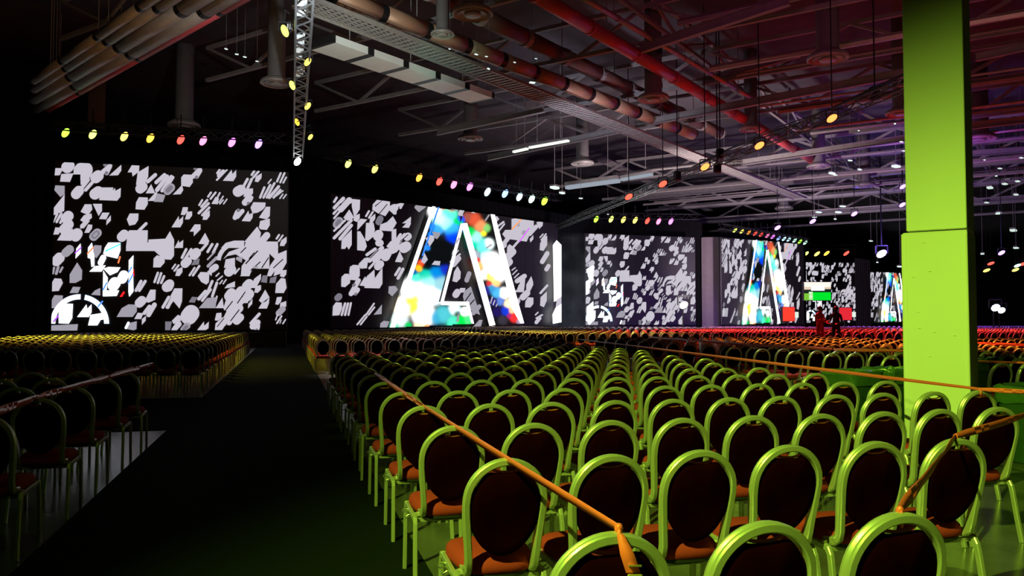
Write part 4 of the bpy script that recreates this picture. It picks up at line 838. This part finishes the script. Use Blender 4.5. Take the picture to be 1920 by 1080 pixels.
# thin conduits and small pipes crowding the far roof
rc = random.Random(5)
for j in range(20):
    s0 = 30+j*3.6; c = dB*s0; a = c+dP*(-30-s0*.25+rc.uniform(-3, 3)); b = c+dP*(12+(0 if s0 < 55 else s0*.28)); z = 13.0+rc.uniform(-.9, .8)
    e = empty('conduit_run', (a.x, a.y, z)); tag(e, '%s thin conduit from camera running across the far roof' % ORD[j], 'conduit', 'thin conduits in the far roof')
    L = b-a; mb = MB(); mb.tube([(0, 0, 0), L], rc.uniform(.06, .16), 6); mb.build('conduit_tube', M_DUCT if j % 2 else M_STEEL, e)
    for f in (.1, .35, .6, .85):
        mb = MB(); mb.tube([L*f, L*f+Vector((0, 0, 16.5-z))], .025, 5, (0, 1, 0)); mb.build('hanger_rod', M_STEEL, e)
    for f in [rc.uniform(.05, .7) for _ in range(5)]:
        mb = MB(); mb.box(L*f+Vector((0, 0, -.15)), (rc.uniform(.3, 1.3), rc.uniform(.3, .8), rc.uniform(.15, .5)), rc.uniform(0, 1), .02); mb.build('junction_box', rc.choice([M_DUCT, M_STEEL, M_BLACK, M_PALE]), e)
# drop ducts with round diffusers
def diffuser(px, py, z, w, label, drop=None):
    p = at_z(px, py, z); r = w*p.y/F/2; drop = 16.5-z-.55*r; e = empty('air_diffuser', p); tag(e, label, 'vent', 'round air diffusers hanging from the roof')
    mb = MB(); mb.lathe((0, 0, 0), [(r*.55, .55*r+drop), (r*.55, .5*r), (r*.6, .45*r), (r*.62, .40*r)], 20); mb.build('drop_duct', M_STEEL, e, True)
    mb = MB(); mb.lathe((0, 0, 0), [(r*.60, .42*r), (r*.95, .22*r), (r, .10*r), (r, .02*r), (r*.93, -.02*r), (r*.88, .12*r)], 24); mb.build('outer_ring', M_DUCT, e, True)
    mb = MB(); mb.lathe((0, 0, 0), [(r*.5, .25*r), (r*.72, .05*r), (r*.70, -.02*r), (r*.62, .06*r)], 24); mb.build('middle_ring', M_DUCT, e, True)
    mb = MB(); mb.lathe((0, 0, 0), [(r*.2, .15*r), (r*.42, -.01*r), (r*.40, -.06*r), (r*.1, -.04*r)], 20); mb.build('centre_cone', M_DUCT, e, True)
for px, py, z, w, lb in [(886, 28, 11.2, 78, 'large round diffuser at the top just left of centre'), (1225, 187, 11.4, 60, 'copper-lit diffuser under a thick drop duct, right of centre'), (1552, 112, 11.4, 76, 'round diffuser on a thick drop duct near the upper right'),
                         (882, 262, 11.6, 48, 'small diffuser left of the short white tube lights'), (1092, 308, 11.8, 44, 'small tan diffuser right of the short white tube lights'), (1690, 214, 11.6, 56, 'diffuser half hidden by the left edge of pillar'),
                         (1535, 314, 12, 44, 'pinkish diffuser below the rose-lit beam'), (1620, 350, 12, 42, 'small diffuser far away left of the pillar, low'), (518, 158, 11.2, 60, 'dim brown diffuser left of the aisle truss'), (830, 66, 11.6, 46, 'small bright diffuser beside the large top one'),
                         (1408, 244, 12.0, 44, 'small diffuser above the slanting truss, mid right'), (345, 238, 12, 60, 'dim flat diffuser above the leftmost lamp row'), (1836, 262, 12, 60, 'pale diffuser just right of the pillar'), (1470, 392, 13, 34, 'tiny diffuser low in the far roof')]:
    diffuser(px, py, z, w, lb)
# brown square post hanging above the leftmost lamps
p1 = at_y(180, 250, 43.5); mb = MB(); mb.box((p1.x, p1.y, 13.25), (.85, .85, 6.5), .5, .03); tag(mb.build('roof_column', mat('brown_column_paint', (.10, .035, .012), .7)), 'dim brown column rising from the lamp row, upper left', 'column')
# tube lights and small glowing boxes set in for white glints
def tube_light(x1, y1, x2, y2, z, th, label, st=3.0, col=(.9, 1, .82)):
    a, b = seg(x1, y1, x2, y2, z); e = empty('tube_light', a); tag(e, label, 'light'); t = b-a; w = th*a.y/F
    mb = MB(); mb.bar(Vector((0, 0, w*.6)), t+Vector((0, 0, w*.6)), w*1.5, w*.5); 
    for f in (.2, .8): mb.bar(t*f+Vector((0, 0, w*.8)), t*f+Vector((0, 0, 16.5-z)), .03, .03, (0, 1, 0))
    mb.build('housing', M_STEEL, e)
    mb = MB(); mb.bar((0, 0, 0), t, w, w*.55); mb.build('lit_tube', emis(col, st), e)
tube_light(963, 285, 989, 279, 11.3, 6, 'shorter white tube light under the olive beam, left one', 1.3)
tube_light(993, 277, 1066, 264, 11.3, 6, 'longer white tube light under the olive beam, right one', 1.3)
tube_light(1063, 352, 1160, 339, 12.0, 11, 'long pale blue tube light above the third screen, left half', .42, (.75, .85, 1))
tube_light(1166, 337, 1222, 327, 12.0, 8, 'long pale blue tube light above the third screen, right half', .42, (.75, .85, 1))
GLINTS = [(843, 92, 5), (893, 102, 8), (912, 106, 6), (965, 117, 6), (424, 92, 7), (444, 102, 7), (459, 107, 7), (482, 115, 6), (916, 129, 8), (897, 243, 0), (998, 155, 12), (909, 172, 5), (1040, 352, 22), (1054, 362, 14), (1089, 372, 8), (1005, 110, 5),
      (1545, 308, 0), (1560, 325, 15), (1566, 328, 9), (1594, 301, 9), (1612, 318, 10), (1680, 312, 20), (1610, 245, 6), (1678, 232, 7), (1695, 283, 8), (1690, 266, 8), (1535, 398, 13), (1527, 407, 11), (1580, 387, 12), (1572, 398, 14), (1566, 411, 8),
      (1633, 452, 8), (1688, 500, 12), (1645, 492, 7), (1384, 438, 8), (1461, 440, 8), (1140, 402, 5), (1358, 305, 5), (1856, 352, 18), (1884, 345, 14), (1905, 365, 12), (1868, 330, 8), (1872, 400, 16), (1900, 432, 20), (1842, 476, 12), (1905, 465, 14), (1915, 296, 10), (1875, 316, 9), (1846, 300, 7), (1908, 340, 12), (1850, 380, 10)]
GLINTS.sort(); cnt = {}
for px, py, s_ in GLINTS:
    if not s_: continue
    z = 11.0 if py < 260 else (11.6 if py < 360 else 10.8)
    p = at_z(px, py, z)
    if p.y > 90: p = at_y(px, py, 80)
    w = s_*p.y/F*.9; e = empty('roof_glint', p); rz = random.uniform(.3, 1.2)
    where = 'left of the aisle truss' if px < 560 else ('upper middle roof' if px < 1030 else ('above the letter screen end' if px < 1200 else ('far roof left of the pillar' if px < 1700 else 'right of the pillar')))
    k = cnt.get(where, 0); cnt[where] = k+1
    tag(e, 'small glowing box for a white roof glint, %s, %s from left' % (where, ORD[k]), 'light', 'small white roof glints, %s' % where)
    mb = MB(); mb.box((0, 0, 0), (w, w*.55, w*.20), rz, w*.04); mb.build('diffuser', emis((.82, 1, .92), 1.1 if px < 1700 else .8), e)  # self-lit face imitating a glint
    mb = MB(); mb.box((0, 0, w*.2), (w*1.05, w*.6, w*.18), rz, w*.03); mb.bar((0, 0, w*.25), (0, 0, 16.5-p.z), w*.05, w*.05, (0, 1, 0)); mb.build('housing', M_STEEL, e)
for i, (px, py) in enumerate([(1458, 427), (1524, 415), (1602, 401), (1692, 384), (1693, 350), (1878, 474)]):
    p = at_y(px, py, 62); fixture(p, 3.4*62/F, (.5, .22, 1), 4, 'violet lamp in the far roof left of pillar, %s from left' % ORD[i] if i < 5 else 'violet lamp right of the pillar above the dark drape', 'violet lamps in the far roof', -1.0, 1.9, hang=16.5-p.z-.7)
p = at_y(1653, 476, 70); fixture(p, 6*70/F, (.75, .7, 1), 20, 'brilliant blue-white lamp above the farthest letter screen', None, -1.0, 1.6, hang=16.5-p.z-1.3)
lamp('blue_halo_light', 'POINT', (p.x, p.y-1.5, p.z+.6), (0, 0, 0), (.2, .12, 1), 900, soft=.3)
for i, (px, py, c) in enumerate([(1858, 494, 'red'), (1850, 507, 'yellow'), (1904, 506, 'yellow'), (1908, 498, 'mint'), (1918, 495, 'red')]):
    p = at_y(px, py, 85); fixture(p, 2.6*85/F, CLS[c], 3, '%s lamp high on the dark drape right of pillar, %s' % (c, ORD[i]), 'lamps right of the pillar', -1.2, 2.4, hang=16.5-p.z-.7)
for px, py, s_, lb in ((1282, 572, 6.5, 'round white follow-spot lamp before the mid-distance screen'), (1867, 577, 6, 'left of two bright white lamps far right of the pillar'), (1878, 582, 5, 'right of two bright white lamps far right of the pillar')):
    p = at_y(px, py, 60); e = fixture(p, s_*60/F, (1, 1, .95), 8, lb, None, -1.0, 1.3, hang=.02)
    mb = MB(); mb.tube([(0, .3, -.1), (0, .3, -p.z)], .05, 6, (0, 1, 0)); mb.build('stand', M_BLACK, e)
# ---------------------------------------------------------------- control platform, monitors, people
YP = 34.0
def gx(px, Y=YP): return Y*(px-960)/F
mb = MB(); mb.box((gx(1551), YP+.6, .13), (3.2, 2.4, .26), .1, .02); plat = tag(mb.build('control_platform', M_BLACK), 'low black platform the two crew members stand on', 'platform')
def box_monitor(px0, px1, py0, py1, Y, col, st, label, side=True):
    a, b = at_y(px0, py1, Y), at_y(px1, py0, Y); e = empty('stage_monitor', ((a.x+b.x)/2, Y, 0)); tag(e, label, 'monitor'); w, h = b.x-a.x, b.z-a.z; zc = (a.z+b.z)/2
    mb = MB(); mb.box((0, .2, zc), (w+.08, .36, h+.08), 0, .03); mb.build('housing', M_BLACK, e)
    mb = MB(); mb.box((0, .0, zc), (w, .03, h), 0, .01); mb.build('lit_face', emis(col, st), e)
    mb = MB(); mb.tube([(0, .2, zc-h/2), (0, .2, .02)], .05, 8, (0, 1, 0)); mb.box((0, .2, .02), (.8, .6, .04), 0, .01); mb.build('stand', M_BLACK, e)
    if side: mb = MB(); mb.box((w*.66, -.02, zc-h*.05), (w*.30, .03, h*.42), 0, .01); mb.build('white_sheet', emis((.8, .9, .8), 1.0), e)
    return e
box_monitor(1468, 1490, 576, 602, 58, (1, .05, .03), 1.1, 'red glowing box monitor left of the crew members')
box_monitor(1574, 1597, 577, 600, 58, (1, .03, .05), .8, 'red glowing box monitor right of the crew members')
e = box_monitor(1508, 1558, 529, 563, 62, (.01, .02, .015), 1, 'large raised monitor with white upper and green lower picture', False)
for (x0, y0, x1, y1, c, st) in ((1508, 529, 1558, 538, (1, .92, .8), 1.1), (1508, 538, 1521, 543, (1, .8, .6), .8), (1546, 538, 1558, 542, (1, .8, .6), .8), (1521, 536, 1546, 545, (.8, .85, 1), 1.6), (1524, 548, 1558, 563, (0, .9, .03), .9), (1508, 550, 1524, 563, (.25, .7, .05), .8), (1517, 547, 1524, 562, (.7, 1, .6), 1.0)):
    a, b = at_y(x0, y1, 61.95), at_y(x1, y0, 61.95); mb = MB(); mb.box(((a.x+b.x)/2-e.location.x, -.03, (a.z+b.z)/2), (b.x-a.x, .02, b.z-a.z)); mb.build('picture_block', emis(c, st), e)
def person(px, Y, label, shirt, turn, reach):
    e = empty('person', (gx(px, Y), Y, .26), turn); tag(e, label, 'person')
    J = {'pelvis': (0, 0, .95), 'waist': (0, 0, 1.10), 'chest': (0, .02, 1.32), 'neckb': (0, .02, 1.46), 'neck': (0, .0, 1.54), 'head': (0, -.02, 1.62), 'crown': (0, -.01, 1.72),
         'shl': (-.18, .02, 1.42), 'ell': (-.25, -.02, 1.15), 'wrl': (-.20, -.22-.1*reach, 1.10+.2*reach), 'hal': (-.18, -.32-.1*reach, 1.12+.2*reach), 'shr': (.18, .02, 1.42), 'elr': (.26, 0, 1.15), 'wrr': (.20, -.22, 1.05), 'har': (.18, -.31, 1.05),
         'hipl': (-.10, 0, .90), 'knl': (-.12, -.02, .50), 'anl': (-.13, .02, .09), 'tol': (-.14, -.15, .035), 'hipr': (.10, 0, .90), 'knr': (.12, -.02, .50), 'anr': (.13, .02, .09), 'tor': (.15, -.15, .035)}
    Rr = {'pelvis': .145, 'waist': .13, 'chest': .15, 'neckb': .08, 'neck': .055, 'head': .095, 'crown': .075, 'shl': .065, 'ell': .045, 'wrl': .032, 'hal': .03, 'shr': .065, 'elr': .045, 'wrr': .032, 'har': .03, 'hipl': .095, 'knl': .06, 'anl': .04, 'tol': .035, 'hipr': .095, 'knr': .06, 'anr': .04, 'tor': .035}
    Ed = [('pelvis', 'waist'), ('waist', 'chest'), ('chest', 'neckb'), ('neckb', 'neck'), ('neck', 'head'), ('head', 'crown'), ('neckb', 'shl'), ('shl', 'ell'), ('ell', 'wrl'), ('wrl', 'hal'), ('neckb', 'shr'), ('shr', 'elr'), ('elr', 'wrr'), ('wrr', 'har'), ('pelvis', 'hipl'), ('hipl', 'knl'), ('knl', 'anl'), ('anl', 'tol'), ('pelvis', 'hipr'), ('hipr', 'knr'), ('knr', 'anr'), ('anr', 'tor')]
    ks = list(J); me = bpy.data.meshes.new('body'); me.from_pydata([J[k] for k in ks], [(ks.index(a), ks.index(b)) for a, b in Ed], [])
    o = bpy.data.objects.new('body', me); COL.objects.link(o); o.parent = e
    sm = o.modifiers.new('skin', 'SKIN'); lay = me.skin_vertices[0] if me.skin_vertices else None
    if lay is None:
        bm = bmesh.new(); bm.from_mesh(me); bm.verts.layers.skin.verify(); bm.to_mesh(me); bm.free(); lay = me.skin_vertices[0]
    for i_, k_ in enumerate(ks): lay.data[i_].radius = (Rr[k_], Rr[k_]); lay.data[i_].use_root = (k_ == 'pelvis')
    o.modifiers.new('smooth', 'SUBSURF').levels = 1; o.modifiers['smooth'].render_levels = 2
    me.materials.append(shirt)
    mb = MB(); mb.lathe((0, 0, 1.70), [(.02, -.085), (.098, -.06), (.112, 0), (.09, .06), (.03, .095)], 14); mb.build('hair', M_BLACK, e, True)
    mb = MB(); mb.lathe((0, -.105, 1.635), [(.004, -.012), (.015, -.006), (.012, .006), (.003, .03)], 8); mb.lathe((-.035, -.10, 1.66), [(.004, -.006), (.012, 0), (.004, .006)], 8); mb.lathe((.035, -.10, 1.66), [(.004, -.006), (.012, 0), (.004, .006)], 8); mb.build('face', M_SKIN, e, True)
    for side, h in (('hal', -1), ('har', 1)):
        c = Vector(J[side]); mb = MB(); mb.box(c+Vector((0, -.03, 0)), (.075, .09, .028), 0, .01)
        mb.build('palm', M_SKIN, e)
        for f in range(4):
            x = c.x-.028+.019*f; ln = (.062, .075, .07, .055)[f]; mb = MB(); mb.tube([(x, c.y-.07, c.z), (x, c.y-.07-ln*.6, c.z-.012), (x, c.y-.07-ln, c.z-.035)], .0085, 6); mb.build('finger', M_SKIN, e)
        mb = MB(); mb.tube([(c.x-h*.035, c.y-.02, c.z), (c.x-h*.062, c.y-.05, c.z-.01), (c.x-h*.06, c.y-.08, c.z-.02)], .0095, 6); mb.build('thumb', M_SKIN, e)
    return e
person(1537, YP, 'crew member in a dark red top standing left on the platform', mat('red_jacket', (.45, .05, .04), .9), .4, .6)
person(1567, YP+.3, 'crew member in black clothing standing right on the platform', mat('black_clothing', (.02, .018, .02), .9), -.8, .2)
# ---------------------------------------------------------------- stage haze hanging in front of the drape between two screens
hm = bpy.data.materials.new('stage_haze'); hm.use_nodes = True; N = hm.node_tree.nodes; L = hm.node_tree.links; N.clear()
ou = N.new('ShaderNodeOutputMaterial'); vo = N.new('ShaderNodeVolumeScatter'); tc = N.new('ShaderNodeTexCoord'); no = N.new('ShaderNodeTexNoise'); mr = N.new('ShaderNodeMapRange')
no.inputs['Scale'].default_value = .45; no.inputs['Detail'].default_value = 3
mr.inputs['From Min'].default_value = .42; mr.inputs['From Max'].default_value = .75; mr.inputs['To Max'].default_value = .05
L.new(tc.outputs['Object'], no.inputs['Vector']); L.new(no.outputs['Fac'], mr.inputs['Value']); L.new(mr.outputs['Result'], vo.inputs['Density']); L.new(vo.outputs[0], ou.inputs['Volume'])
mb = MB(); mb.box((6.0, 71.0, 4.6), (7.0, 5.5, 8.6), .1)
tag(mb.build('stage_haze', hm), 'thin blue-grey stage haze before the drape between two screens', 'haze', None, 'stuff')
